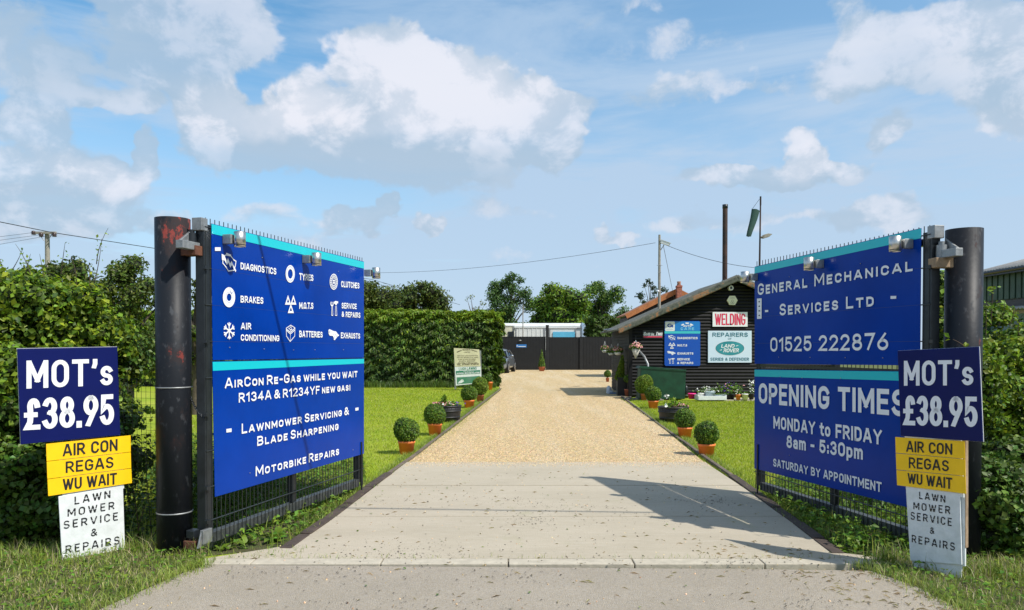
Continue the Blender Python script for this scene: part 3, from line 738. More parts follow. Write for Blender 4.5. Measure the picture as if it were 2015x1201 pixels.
def S_brake():
    s = Shapes().ring(.5, .5, .19, .5).ring(.5, .5, .255, .27, 1); s.line([(.55, .97), (.58, .83)], .02, 1); s.line([(.86, .80), (.72, .68)], .02, 1); s.line([(.58, .83), (.72, .68)], .02, 1); return s
def S_mot():
    s = Shapes()
    def tri(cx, cy, w, h, inv=False):
        a = [(cx - w, cy - h), (cx + w, cy - h), (cx, cy + h)]
        i = [(cx + (p[0] - cx) * .42, cy - .22 * h + (p[1] - cy + .22 * h) * .42) for p in a]
        for k in range(3): j = (k + 1) % 3; s.poly([a[k], a[j], i[j], i[k]])
    tri(.26, .72, .27, .27); tri(.74, .72, .27, .27); tri(.5, .24, .28, .26); return s
def S_tools():
    s = Shapes(); s.line([(.20, .66), (.17, .04)], .05); s.line([(.28, .66), (.34, .04)], .05); s.line([(.17, .04), (.34, .04)], .05)
    s.ring(.22, .82, .09, .19, 0, 18, 130, 410); s.line([(.66, .66), (.62, .04)], .05); s.line([(.78, .66), (.84, .04)], .05); s.line([(.62, .04), (.84, .04)], .05)
    s.poly([(.46, .92), (.60, 1.0), (.99, .97), (.99, .84), (.84, .84), (.80, .72), (.64, .72), (.62, .80), (.48, .80)]); return s
def S_snow():
    s = Shapes()
    for k in range(6):
        a = R(90 + 60 * k); c, n_ = math.cos(a), math.sin(a); P_ = lambda r, o: (.5 + c * r - n_ * o, .5 + n_ * r + c * o)
        s.line([P_(0.0, 0), P_(.46, 0)], .085)
        s.line([P_(.42, .13), P_(.26, 0), P_(.42, -.13)], .07)
    return s
def S_batt():
    s = Shapes(); s.line([(.04, .80), (.52, .98), (.98, .82), (.96, .34), (.46, .02), (.06, .34)], .045, closed=True); s.line([(.04, .76), (.48, .56), (.97, .80)], .05); s.line([(.06, .68), (.48, .46), (.96, .70)], .05)
    s.line([(.48, .46), (.46, .04)], .03)
    for a, b in ((.34, .78), (.52, .86), (.60, .74), (.46, .70)): s.ring(a, b, 0, .055, 0, 8)
    return s
def S_exh():
    s = Shapes(); s.poly([(.0, .92), (.10, 1.0), (.45, .84), (.70, .80), (.92, .52), (1.0, .50), (.99, .40), (.88, .36), (.72, .18), (.60, .02), (.50, .04), (.50, .22), (.40, .40), (.12, .42), (.02, .60)])
    s.line([(.52, .82), (.46, .42)], .03, 1); s.line([(.62, .55), (.80, .30)], .03, 1); s.line([(.55, .40), (.60, .12)], .03, 1); s.ring(.10, .74, .05, .07, 1); return s
EM = dict(engine=S_engine, tyre=S_tyre, clutch=S_clutch, brake=S_brake, mot=S_mot, tools=S_tools, snow=S_snow, batt=S_batt, exh=S_exh)
for k_, x0, y0, x1, y1, dy in [('engine', 435, 498, 464.2, 534, -3), ('tyre', 561.2, 522, 579.2, 556.5, 0), ('clutch', 648, 539, 663.8, 570.5, 0), ('brake', 437.5, 565.5, 461.7, 605, 0), ('mot', 560, 580.5, 581.8, 615.7, 0),
                               ('tools', 649, 592.5, 664.3, 622, 0), ('snow', 437.5, 633.5, 462, 669, 0), ('batt', 561.6, 639.5, 579.8, 673, 0), ('exh', 645.5, 648, 666.3, 670, 0)]:
    picon(PL, EM[k_](), x0, y0, x1, y1, up, m3, off=.0045, dy=dy)
def tiny_label(pl, x0, y0, x1, y1, parent, n=3, dy=0):
    q = [(x0, y1), (x1, y1 - dy), (x1, y0 - dy), (x0, y0)]
    o = slab(pl, q, .0052, .0015, 'sticker', M['white'], parent)
tiny_label(PL, 422, 487, 433, 494, up); tiny_label(PL, 444.5, 844.5, 454.5, 851.5, lo, dy=1.3); tiny_label(PL, 698.5, 803, 704.5, 808.5, lo, dy=1)
def rivets(pl, pts, parent):
    for x, y in pts:
        u, v = pl.px(x, y); mb = MB(); mb.ico(pl.at(u, v, .004), .0045, 0, 1); mb.build('rivet', M['galv'], parent)
rivets(PL, [(451, 684), (519, 687), (577, 689), (619, 688.5), (675, 688.5), (515, 507), (665, 535)], up); rivets(PL, [(491, 931), (694, 885.5), (621, 904)], lo)
def gate_lamp(pl, x, y, fl, root, s=1.0):
    """round up-and-down lamp on its own little wall box"""
    u, v = pl.px(x, y); c = pl.at(u, v, 0); r = .042 * s; h = .055 * s
    mb = MB(); cc = pl.at(u + .012 * fl, v, .115)
    mb.lathe(cc, [(r * .86, -h), (r, -h), (r, h * .98), (r * .9, h), (r * .86, h * .92), (0, h * .9)], 28); mb.lathe(cc, [(r * .86, -h), (r * .8, -h * .8), (0, -h * .8)], 28)
    o = mb.build('gate_lamp', M['steel'], root)
    mb = MB(); mb.lathe(cc, [(r * 1.02, -h * .82), (r * 1.02, -h * .74)], 28); mb.build('lamp_ring', M['frame'], o)
    mb = MB(); mb.box(pl.at(u - .012 * fl, v, .038), (.024, .036, .034), ax=(pl.e, pl.n, Vector((0, 0, 1)))); mb.build('lamp_box', M['galv'], o, bevel=.003)
for x, y in ((443, 472), (598, 511), (719, 538)): gate_lamp(PL, x, y, 1, gL)

# ---- right gate
gR, PR, WR, TR = gate('R')
upR = slab(PR, [(1485, 716), (1810, 719.5), (1812.5, 449), (1485, 525)], 0, .004, 'sign_panel', M['blue'], gR)
loR = slab(PR, [(1484.5, 922), (1796, 1001), (1808, 731), (1485, 727)], .001, .004, 'sign_panel', M['blue'], gR)
band(PR, [(1485, 538.5), (1812.5, 469), (1812.5, 450), (1485, 526)], upR)
band(PR, [(1485, 741), (1808, 750.5), (1808, 732), (1485, 728)], loR)
smallcaps(PR, 'General Mechanical', 1492, 581.5, 1797, 533.5, 22.5, 24.5, upR, .0045)
smallcaps(PR, 'Services Ltd', 1535, 621.5, 1720.6, 602.8, 23, 24.5, upR, .0045)
ptext(PR, '01525 222876', 1516.8, 692.5, 1749, 689.3, 28, 35.5, upR, off=.0045, weight=.17, gap=.13)
for s, xl, yl, xr, yr, hl, hr in [('OPENING TIMES', 1494, 793.5, 1784, 820.5, 39.5, 53), ('MONDAY to FRIDAY', 1523, 843, 1736.5, 875.8, 24, 29.7), ('8am - 5:30pm', 1548.7, 881, 1699, 905, 24.5, 29), ('SATURDAY BY APPOINTMENT', 1522.5, 917.8, 1736.5, 969.2, 15.7, 19.8)]:
    ptext(PR, s, xl, yl, xr, yr, hl, hr, loR, off=.0055, weight=.20, gap=.14)
tiny_label(PR, 1490.6, 588, 1499.4, 628, upR, dy=.6); tiny_label(PR, 1506, 610.5, 1512.5, 614.5, upR, dy=.3); tiny_label(PR, 1753.5, 583, 1764.5, 588.5, upR, dy=.5)
for y in (594, 603, 612, 621):
    u, v = PR.px(1495, y); mb = MB(); mb.box(PR.at(u, v, .0056), (.012, .0006, .006), ax=(PR.e, PR.n, Vector((0, 0, 1)))); mb.build('printed_mark', M['black'], upR)
rivets(PR, [(1533, 703), (1595, 703.5), (1664, 704), (1738, 704.5), (1694, 519), (1554, 545)], upR); rivets(PR, [(1536, 742), (1579, 744), (1655, 744.5), (1554, 896)], loR)
for x, y in ((1791, 481), (1617, 520), (1488, 546)): gate_lamp(PR, x, y, 1, gR)

# ---- round steel gate posts
def steel_post(px, pbase, ptop, rad, label, m, Y):
    b = AT(px, 686, Y); b.z = 0; zt = H + (686 - ptop) / F * Y
    r = thing('gate_post', label, 'post', b, 'round steel gate posts')
    mb = MB(); mb.lathe(b, [(0, -.06), (rad, -.06), (rad, zt), (rad * .93, zt), (rad * .93, zt - .05), (0, zt - .05)], 40); mb.build('steel_tube', m, r)
    return r, b, zt
def postmat(name, patches):
    m = mat(name, (.012, .014, .017), .33, bump=.10, bscale=24, spec=.22); nt = m.node_tree; N = nt.nodes; L = nt.links; V.nt = nt; b = N['Principled BSDF']
    geo = N.new('ShaderNodeNewGeometry'); sp = N.new('ShaderNodeSeparateXYZ'); L.new(geo.outputs['Position'], sp.inputs[0]); z = V(sp.outputs[2]); x = V(sp.outputs[0]); y = V(sp.outputs[1])
    mp = N.new('ShaderNodeMapping'); mp.inputs['Scale'].default_value = (1, 1, .6); L.new(geo.outputs['Position'], mp.inputs[0])
    n = N.new('ShaderNodeTexNoise'); n.inputs['Scale'].default_value = 11; n.inputs['Detail'].default_value = 9; n.inputs['Roughness'].default_value = .72; L.new(mp.outputs[0], n.inputs['Vector']); nn = V(n.outputs['Fac'])
    n2 = N.new('ShaderNodeTexNoise'); n2.inputs['Scale'].default_value = 30; n2.inputs['Detail'].default_value = 6; L.new(mp.outputs[0], n2.inputs['Vector']); n2 = V(n2.outputs['Fac'])
    tot = None
    for (cx_, cz, sx_, sz_, amp) in patches:
        u = (x - cx_) / sx_; w_ = (z - cz) / sz_; e = V.m('EXPONENT', 0 - (u * u + w_ * w_)) * amp; tot = e if tot is None else tot + e
    red = smooth(nn + tot * .13, .665, .71) if tot is not None else smooth(nn, .8, .9)
    brown = smooth(nn + (tot * .20 if tot is not None else 0), .56, .72)
    worn = smooth(n2 + nn * .5, .84, 1.0)
    def mix(a, bcol, f):
        mx = N.new('ShaderNodeMix'); mx.data_type = 'RGBA'
        if isinstance(a, tuple): mx.inputs['A'].default_value = (*a, 1)
        else: L.new(a, mx.inputs['A'])
        mx.inputs['B'].default_value = (*bcol, 1); L.new(f.s, mx.inputs['Factor']); return mx.outputs['Result']
    c = mix((.011, .013, .017), (.05, .055, .062), worn * .8); c = mix(c, (.075, .035, .025), brown * .22); c = mix(c, (.28, .040, .028), red * .55)
    L.new(c, b.inputs['Base Color']); L.new((brown * .3 + worn * .15 + .48).s, b.inputs['Roughness']); return m
bx_ = AT(341, 686, 5.36).x
pmL = postmat('flaking_black_post_paint', [(bx_ + .03, 2.2, .09, .22, 1.0), (bx_ + .07, 2.32, .08, .12, 1.0), (bx_ + .05, 1.36, .05, .08, .75), (bx_ + .06, .9, .08, .12, .35), (bx_ + .03, .75, .08, .12, .3), (bx_ + .04, 1.95, .05, .08, .6), (bx_ + .05, 1.18, .05, .1, .4)])
pmR = postmat('black_post_paint', [(AT(1915, 686, 5.3).x, 1.7, .05, .5, .16)])
pL, bL, zL = steel_post(341.5, 1085, 432, .119, 'black round steel gate post with flaking red paint near its top', pmL, 5.42)
pR, bR, zR = steel_post(1895, 1095, 453, .118, 'smooth black round steel gate post behind the right price board', pmR, 5.32)
for zz in ((H + (686 - 764) / F * 5.3), (H - (1015 - 686) / F * 5.3)):
    mb = MB(); mb.lathe((bL.x, bL.y, zz), [(.1195, -.005), (.123, -.004), (.123, .004), (.1195, .005)], 40); mb.build('strap_band', M['galv'], pL)
def bracket(pl, root, b, top, sgn):
    ax = (pl.e, pl.n, Vector((0, 0, 1)))
    e = (pl.p0 - b); e.z = 0; e.normalize(); s = Vector((-e.y, e.x, 0)); A = (e, s, Vector((0, 0, 1)))
    mb = MB(); c = b + e * .16; mb.box((c.x, c.y, top - .235), (.075, .045, .034), ax=A); mb.build('bracket_arm', M['rust'] if sgn > 0 else M['wood'], root, bevel=.004)
    mb = MB(); c = b + e * .165; mb.tube([(c.x, c.y, top - .2), (c.x, c.y, top - .11)], .036, 14); mb.tube([(c.x, c.y, top - .11), (c.x, c.y, top - .085)], .022, 10); mb.build('hinge_pin', M['galv'] if sgn < 0 else M['frame'], root)
    mb = MB(); c = b + e * .16; mb.box((c.x, c.y, .06), (.05, .045, .03), ax=A); mb.build('foot_bracket', M['rust'], root, bevel=.004)
    mb = MB(); mb.box((c.x, c.y, .135), (.035, .035, .03), ax=A); mb.build('foot_block', M['frame'], root, bevel=.006)
bracket(PL, pL, bL, zL, 1); bracket(PR, pR, bR, zR, -1)
# chain between left post and gate
A = AT(374, 780, 5.42); B = AT(400, 822, 5.36); ch = thing('chain', 'short dark chain hanging between the flaking post and the gate beside it', 'chain', A)
n = 11; last = None
for i in range(n):
    f = (i + .5) / n; p = A.lerp(B, f) + Vector((0, 0, -.02 * math.sin(math.pi * f))); d = (B - A).normalized(); s = d.cross(Vector((0, 1, 0))).normalized(); w_ = Vector((0, 1, 0)) if i % 2 else s
    L_ = (B - A).length / n * .72; mb = MB(); pts = [p + d * (math.cos(a) * L_) + w_ * (math.sin(a) * L_ * .5) for a in np.linspace(0, 2 * math.pi, 11)]; mb.tube(pts, .0032, 5); mb.build('chain_link', M['frame'], ch)

# welded wire fence left of the post
wf = thing('wire_fence', 'rusty welded wire mesh fence stretched between the left post and the hedge', 'fence', (-3.0, 5.75, 0))
for i in range(17):
    u = i * .045; mb = MB(); x = -2.54 - u * .95; y = 5.62 + u * .38; mb.tube([(x, y, 0), (x, y, 1.22)], .0014, 4); mb.build('upright_wire', M['wire'], wf)
for i in range(26):
    mb = MB(); z = .02 + i * .048; mb.tube([(-2.54, 5.62, z), (-2.9, 5.77, z - .002), (-3.27, 5.92, z)], .0014, 4); mb.build('cross_wire', M['wire'], wf)

# ================================================================== PRICE BOARDS
def price_board(left):
    if left: pl = Plane(tuple(AT(40, 686, 5.02)[:2]) + (0,), R(47), 1)
    else: pl = Plane(tuple(AT(1890, 686, 4.75)[:2]) + (0,), -R(30), -1)
    lab = 'dark blue price board over yellow plates, leaning by the hedge left of the flaking post' if left else 'dark blue price board over yellow plates, in front of the smooth right gate post'
    r = thing('price_sign', lab, 'sign', pl.p0, 'roadside price signs with yellow plates')
    ax = (pl.e, pl.n, Vector((0, 0, 1)))
    if left:
        bl = [(41, 875), (237, 856.5), (231, 682.5), (34, 686)]; wh = [(124, 1114), (248, 1095), (243.5, 955), (116, 978)]
        pls = [[(92.4, 908), (258.2, 889.5), (257.8, 857), (91.3, 874)], [(93.8, 943), (259, 921.5), (258.2, 890.5), (92.5, 909)], [(95.6, 977), (260.6, 951), (259.2, 922.5), (94, 944)]]
    else:
        bl = [(1772, 858.3), (1933.4, 869.8), (1925.3, 682.5), (1765.8, 690.6)]; wh = [(1788, 1104), (1889.3, 1113), (1885.7, 971), (1779, 957)]
        pls = [[(1760.8, 891.5), (1897.4, 903.3), (1896.5, 868.6), (1760, 860.5)], [(1762.1, 924.5), (1898.3, 937), (1897.4, 904.3), (1761, 892.5)], [(1763.5, 955.3), (1899.4, 972.4), (1898.3, 938), (1762.3, 925.5)]]
    lid = slab(pl, bl, 0, .010, 'blue_board', M['navy'], r, bevel=.003)
    # pale cut edge behind the face
    q = quad_on(pl, bl)
    mb = MB(); c = sum(q, Vector((0, 0))) / 4; mb.prism([pl.at(*(c + (p - c) * 1.004), -.0102) for p in q], pl.n * -.004); mb.build('board_backing', M['board'], r)
    whb = slab(pl, wh, -.016, .012, 'white_board', M['board'], r, bevel=.003)
    plates = []
    for c4 in pls: plates.append(slab(pl, c4, .0035 - .012, .0035, 'yellow_plate', M['yellow'], r, bevel=.001))
    # carrying board and stake behind
    if left: st = [(150, 1118), (215, 1110), (205, 700), (140, 705)]
    else: st = [(1868, 1080), (1894, 1080), (1894, 700), (1866, 700)]
    slab(pl, st, -.034, .03, 'stake', M['wood'], r)
    slab(pl, [(125, 985), (246, 962), (240, 860), (117, 880)] if left else [(1782, 965), (1893, 980), (1888, 862), (1777, 858)], -.018, .010, 'backing_board', M['board'], r)
    if not left:
        slab(pl, [(1792, 1124), (1886, 1140), (1888, 1110), (1789, 1100)], -.029, .008, 'lower_board', M['board'], r)
        slab(pl, [(1795, 1118), (1893, 1116), (1893, 974), (1786, 960)], -.033, .012, 'rear_white_board', M['board'], r)
    T = lambda s, a, par, m, off, w, **k: ptext(pl, s, *a, par, m=m, off=off, weight=w, **k)
    if left:
        T("MOT's", (52, 765, 221.7, 757.8, 55, 52), lid, M['white'], .0015, .155, gap=.2); T('£38.95', (47, 847, 224.4, 836.6, 62, 61), lid, M['white'], .0015, .155, gap=.22)
        tx = [('AIR CON', (124, 898.8, 232, 887, 24, 23)), ('REGAS', (129.8, 931.3, 224, 920.7, 22.5, 22)), ('WU WAIT', (124, 965.5, 230.7, 953, 22.5, 22.5))]
        sx = [('LAWN', (147.8, 994, 218.6, 981, 16.5, 16)), ('MOWER', (134, 1018.5, 226.7, 1003, 16, 15.5)), ('SERVICE', (126, 1042.5, 234, 1024.5, 16, 16)), ('&', (180, 1057, 192.4, 1055, 15, 15)), ('REPAIRS', (130, 1091, 236.6, 1071.5, 16, 16))]
    else:
        T("MOT's", (1779, 759.3, 1916, 758.3, 49, 50), lid, M['white'], .0015, .155, gap=.2); T('£38.95', (1777.5, 836.7, 1924, 842, 58.6, 61), lid, M['white'], .0015, .155, gap=.22)
        tx = [('AIR CON', (1782, 889.5, 1872.6, 895.5, 22, 22)), ('REGAS', (1787, 921.5, 1865.8, 928.5, 21.5, 22)), ('WU WAIT', (1784.7, 951.5, 1872.6, 963, 20.5, 22))]
        sx = [('LAWN', (1806, 982.5, 1857.7, 990.5, 15, 15)), ('MOWER', (1794.6, 1003.5, 1867.6, 1013, 15, 16)), ('SERVICE', (1789, 1023, 1871, 1036.5, 15.5, 16)), ('&', (1827, 1051, 1836, 1052, 13, 13)), ('REPAIRS', (1791.5, 1068.5, 1876.7, 1085, 15.5, 16))]
    for (s, a), pp in zip(tx, plates): T(s, a, pp, M['black'], -.0068, .155, gap=.16)
    for s, a in sx: T(s, a, whb, M['black'], -.0148, .15, gap=.32, stencil=True)
    return r, pl
price_board(True); price_board(False)
# ================================================================== TIMBER WORKSHOP
SY = 23.0
PS = Plane((0, SY, 0), R(90), 1)     # the front wall; e = +X, n = -Y
def wx(px, Y=SY): return (px - CX) / F * Y
def wz(py, Y=SY): return H + (686 - py) / F * Y
def workshop():
    ax_, az_ = wx(1444), wz(550); lx, rx = wx(1240), wx(1444) * 2 - wx(1240); sl = (wz(550) - wz(652)) / (wx(1444) - wx(1213)); sy2 = 27.0
    r = thing('workshop', 'black weatherboarded workshop with a shallow mossy gable roof and signs on its front', 'building', (ax_, SY, 0))
    top = lambda x: az_ - abs(x - ax_) * sl - .10
    pitch = 6.45 / F * SY; z = 0.02; i = 0
    # every weatherboard of the front
    while z < az_ - .12:
        h = pitch; zt = z + h
        def xr(zz): return (ax_ - (az_ - .10 - zz) / sl, ax_ + (az_ - .10 - zz) / sl)
        a0 = max(lx, xr(z)[0]); a1 = min(rx, xr(z)[1]); b0 = max(lx, xr(zt)[0]); b1 = min(rx, xr(zt)[1])
        if b1 - b0 < .06: b0 = b1 = ax_
        yo = -.012 + rng.uniform(-.003, .003)
        # a rounded lap: bottom stands proud
        prof = [(0, .030), (.25, .038), (.6, .026), (.92, .006), (1.0, .0)]
        vs = []; 
        for f, d in prof:
            x0 = a0 + (b0 - a0) * f; x1 = a1 + (b1 - a1) * f; vs += [(x0, SY - d + yo, z + h * f), (x1, SY - d + yo, z + h * f)]
        vs += [(a0, SY, z), (a1, SY, z), (b0, SY, zt), (b1, SY, zt)]
        fs = [(2 * k, 2 * k + 1, 2 * k + 3, 2 * k + 2) for k in range(4)] + [(0, 10, 11, 1), (0, 2, 4, 6, 8, 12, 10), (1, 11, 13, 9, 7, 5, 3)]
        mb = MB(); mb.add(vs, fs); mb.build('weatherboard', M['cladding'], r); z = zt
    # body behind
    mb = MB(); zz = wz(652) + .02
    mb.prism([(lx + .01, SY + .005, 0), (rx - .01, SY + .005, 0), (rx - .01, SY + .005, top(rx) - .02), (ax_, SY + .005, az_ - .14), (lx + .01, SY + .005, top(lx) - .02)], Vector((0, sy2 - SY, 0))); mb.build('wall', M['cladding'], r)
    # side boards, seen at a glance
    mb = MB(); z = .02
    while z < top(lx) - .1: mb.box((lx - .012, (SY + sy2) / 2, z + pitch / 2), (.02, (sy2 - SY) / 2, pitch * .44)); z += pitch
    o = mb.build('side_boarding', M['cladding'], r); o['kind'] = 'stuff'
    # corner post and bargeboards
    mb = MB(); mb.box((lx + .0, SY - .045, 1.02), (.055, .045, 1.02)); mb.build('corner_post', M['cladding'], r, bevel=.006)
    # two roof slopes
    ex = wx(1213); exr = 2 * ax_ - ex
    for sgn, x_e in ((-1, ex), (1, exr)):
        mb = MB(); e = Vector((x_e, 0, wz(652))); a = Vector((ax_, 0, az_ + .0)); d = (a - e); nrm = Vector((-d.z, 0, d.x)).normalized(); nrm *= 1 if nrm.z > 0 else -1
        c4 = [e, a, a + nrm * .05, e + nrm * .05]; mb.prism([(p.x, SY - .34, p.z) for p in c4], Vector((0, sy2 - SY + .5, 0))); mb.build('roof_slope', M['felt'], r)
        # rounded weathered bargeboard at the front edge
        mb = MB(); pts = []
        for k in range(7):
            f = k / 6; p = e.lerp(a, f); pts.append((p.x, SY - .36, p.z - .035 + rng.uniform(-.008, .008)))
        m_ = barge; c_, s_ = None, None
        dd = d.normalized(); mb.box(((e.x + a.x) / 2, SY - .36, (e.z + a.z) / 2 - .02), (d.length / 2, .03, .075), ax=(dd, Vector((0, 1, 0)), nrm.normalized())); mb.build('bargeboard', barge, r, bevel=.03)
        mb = MB(); mb.tube([(p[0], SY - .33, p[2] + .09) for p in pts], .055, 8); mb.build('rolled_felt_edge', M['felt'], r)
    # security light under the apex
    c = Vector((wx(1440.5, 22.7), 22.85, wz(566.5, 22.7))); mb = MB(); mb.tube([c + Vector((0, .12, 0)), c + Vector((0, -.03, 0))], .072, 18); o = mb.build('flood_light', M['white'], r); mb = MB(); mb.tube([c + Vector((0, -.031, 0)), c + Vector((0, -.04, 0))], .04, 14); mb.build('light_lens', M['glass'], o)
    return r, ax_, az_, sl, ex, lx
barge = mat('peeling_green_barge', (.10, .115, .085), .9, bump=.4, bscale=25)
def _b():
    nt = barge.node_tree; N = nt.nodes; L = nt.links; V.nt = nt; geo = N.new('ShaderNodeNewGeometry'); n = N.new('ShaderNodeTexNoise'); n.inputs['Scale'].default_value = 3.2; n.inputs['Detail'].default_value = 9; n.inputs['Roughness'].default_value = .7; L.new(geo.outputs['Position'], n.inputs['Vector'])
    cr = N.new('ShaderNodeValToRGB'); L.new(n.outputs['Fac'], cr.inputs[0]); e = cr.color_ramp.elements; e[0].position = .40; e[0].color = (.035, .035, .03, 1); e[1].position = .47; e[1].color = (.075, .085, .065, 1)
    for p, c in ((.54, (.11, .115, .09, 1)), (.58, (.30, .13, .05, 1)), (.64, (.20, .15, .10, 1))): k = e.new(p); k.color = c
    L.new(cr.outputs[0], N['Principled BSDF'].inputs['Base Color'])
_b()
WS, AX, AZ, SLOPE, EX, LX = workshop()
OFS = .055
# signs fixed to the front: each its own thing
def wall_sign(name, label, c, m, cat='sign', th=.02, bevel=.003):
    x0, y0, x1, y1 = c; r = thing(name, label, cat, (wx((x0 + x1) / 2), SY - OFS, wz((y0 + y1) / 2)))
    f = slab(PS, [(x0, y1), (x1, y1), (x1, y0), (x0, y0)], OFS + th, th, 'sign_board', m, r, bevel=bevel); return r, f, OFS + th
r, f, o_ = wall_sign('welding_sign', 'white board with tall red WELDING lettering below the workshop gable', (1401, 614.6, 1469.6, 643.2), M['white'])
ptext(PS, 'WELDING', 1405.5, 640, 1465.5, 640, 22.5, 22.5, f, M['redp'], off=o_ + .002, weight=.12, gap=.2)
teal_t = mat('dark_teal_print', (.02, .15, .21), .5)
r, f, o_ = wall_sign('repairers_sign', 'square pale blue repairers board with a green oval emblem', (1392, 651.3, 1477.6, 713.8), M['lightblue'])
ptext(PS, 'REPAIRERS', 1400.5, 663.3, 1470, 663.3, 8.4, 8.4, f, teal_t, off=o_ + .002, weight=.2, gap=.08); ptext(PS, 'OF', 1431, 669, 1438, 669, 3.6, 3.6, f, teal_t, off=o_ + .002, weight=.17)
ptext(PS, 'SERIES & DEFENDER', 1396.5, 710, 1472.3, 710, 6, 6, f, teal_t, off=o_ + .002, weight=.19, gap=.12)
oval_m = mat('oval_teal', (.02, .22, .26), .3, col2=(.05, .33, .38), vscale=1.2)
picon(PS, Shapes().ring(.5, .5, .0, .5, 0, 40).ring(.5, .5, 0, .485, 1, 40).ring(.5, .5, 0, .465, 2, 40), 1405.6, 671.3, 1464, 700, f, [M['white'], teal_t, oval_m], off=o_ + .002)
PSi = PS
def italic(s, xl, yb, xr, hh, parent, m, off, wt=.19, gap=.06, sl=.22):
    q = quad_on(PS, [(xl, yb), (xr, yb), (xr + sl * hh, yb - hh), (xl + sl * hh, yb - hh)]); W_, H_ = qsize(q)
    return flat('lettering', PS, q, [(v, f_, 0) for v, f_ in text2d(s, W_, H_, wt, 1, gap)], [m], parent, off, W_, H_)
italic('LAND', 1417.5, 684.7, 1443, 7.2, f, M['white'], o_ + .0045); italic('ROVER', 1421.5, 693.6, 1451.5, 7.6, f, M['white'], o_ + .0045)
picon(PS, Shapes().poly([(0, .2), (.25, .9), (1, .9)]), 1446.5, 679.6, 1452.5, 682.6, f, [M['white']], off=o_ + .0045); picon(PS, Shapes().poly([(0, .1), (1, .9), (.8, .1)]), 1413.8, 687.2, 1419.5, 690, f, [M['white']], off=o_ + .0045)
# blue service list board
x0, y0, x1, y1 = 1306.8, 632.2, 1376.8, 720.2
r = thing('service_list_sign', 'blue service list board with white header on the workshop front', 'sign', (wx(1341), SY - OFS, wz(676)))
def rr(x0, y0, x1, y1, rad, n=4):
    p = []
    for cx_, cy_, a in ((x1 - rad, y0 + rad, -90), (x1 - rad, y1 - rad, 0), (x0 + rad, y1 - rad, 90), (x0 + rad, y0 + rad, 180)):
        for k in range(n + 1): t = R(a + 90 * k / n); p.append((cx_ + rad * math.cos(t), cy_ + rad * math.sin(t)))
    return p
mblue = mat('service_board_blue', (.004, .075, .42), .3)
mb = MB(); mb.prism([PS.at(*PS.px(*p), OFS + .02) for p in rr(x0, y0, x1, y1, 3)], PS.n * -.02); f = mb.build('sign_board', mblue, r); o_ = OFS + .02
mb = MB(); mb.prism([PS.at(*PS.px(*p), o_ + .003) for p in rr(x0 + 1, y0 + 1, 1327, 651.8, 2)], PS.n * -.003); mb.build('header_panel', M['board'], f)
hb = mat('header_blue', (.01, .19, .55), .3); mb = MB(); mb.prism([PS.at(*PS.px(*p), o_ + .004) for p in rr(1326.8, y0 + 1, x1 - 1, 651.8, 2)], PS.n * -.003); mb.build('header_panel', hb, f)
slab(PS, [(x0, 656.8), (x1, 656.8), (x1, 652), (x0, 652)], o_ + .002, .002, 'teal_band', mat('pale_teal', (.05, .50, .55), .3), f)
picon(PS, Shapes().ring(.5, .5, .22, .42, 0, 20, 40, 380).poly([(.5, .48), (.95, .48), (.95, .36), (.5, .36)]).poly([(.86, .62), (1.05, .62), (1.05, .1), (.86, .1)]), 1311, 636.5, 1323, 645.5, f, [mat('print_navy', (.004, .05, .28), .4)], off=o_ + .005)
slab(PS, [(1310.5, 649), (1323, 649), (1323, 647.8), (1310.5, 647.8)], o_ + .0042, .001, 'printed_line', mat('grey_print', (.45, .5, .6), .5), f)
ptext(PS, 'AUTO', 1343.3, 643.8, 1359, 643.8, 3.8, 3.8, f, off=o_ + .006, weight=.24, gap=.1); ptext(PS, 'CARE', 1338.3, 650, 1364.3, 650, 5.2, 5.2, f, mat('sky_print', (.22, .62, .85), .4), off=o_ + .006, weight=.2, gap=.25)
picon(PS, Shapes().ring(.5, .1, .42, .60, 0, 5, 20, 60).ring(.5, .1, .46, .68, 0, 5, 75, 105).ring(.5, .1, .42, .60, 0, 5, 125, 160), 1340, 632.8, 1362, 644, f, [M['white']], off=o_ + .006)
for s, a, b, y in (('DIAGNOSTICS', 1331.9, 1371.4, 667.8), ('M.O.T.S', 1331.9, 1351, 682), ('EXHAUSTS', 1331.9, 1363, 698), ('SERVICE', 1331.5, 1356.2, 709.4), ('& REPAIRS', 1331.5, 1363, 716.6)):
    ptext(PS, s, a, y, b, y, 4.3, 4.3, f, off=o_ + .003, weight=.22, gap=.1)
for k_, a, b, c, d in (('engine', 1314.2, 660, 1328, 669.8), ('mot', 1314.2, 674, 1328, 686), ('exh', 1312, 690.8, 1328.7, 699), ('tools', 1314, 705, 1326.5, 716)):
    picon(PS, EM[k_](), a, b, c, d, f, [M['white'], mblue], off=o_ + .003)
# tool maker's board
r, f, o_ = wall_sign('tool_brand_sign', 'small black board with white script over a red stripe, left of the service list', (1264, 650, 1303.7, 666.4), M['black'], th=.012)
def script(s, xl, yb, xr, hh): return italic(s, xl, yb, xr, hh, f, M['white'], o_ + .002, .22, .0, .2)
def lower(s, xl, xr, yb=660.2, hb=5.6):   # capital first, small letters after it
    n = len(s); w_ = (xr - xl) / (n * .62 + .3); italic(s[0], xl, yb, xl + w_ * .95, hb + 1, f, M['white'], o_ + .002, .2, 0, .2)
    x = xl + w_ * 1.02
    for ch in s[1:]:
        ww = w_ * (.25 if ch in 'l-' else .56)
        italic({'l': 'I', 'n': 'o', '-': '-'}.get(ch, ch), x, yb, x + max(ww, 1.0), hb * (1.0 if ch == 'l' else 1.25 if ch in 'aops' else 1.0), f, M['white'], o_ + .002, .17, 0, .2); x += ww + .35
lower('Snap-on', 1265, 1286.5); lower('Tools', 1289, 1303)
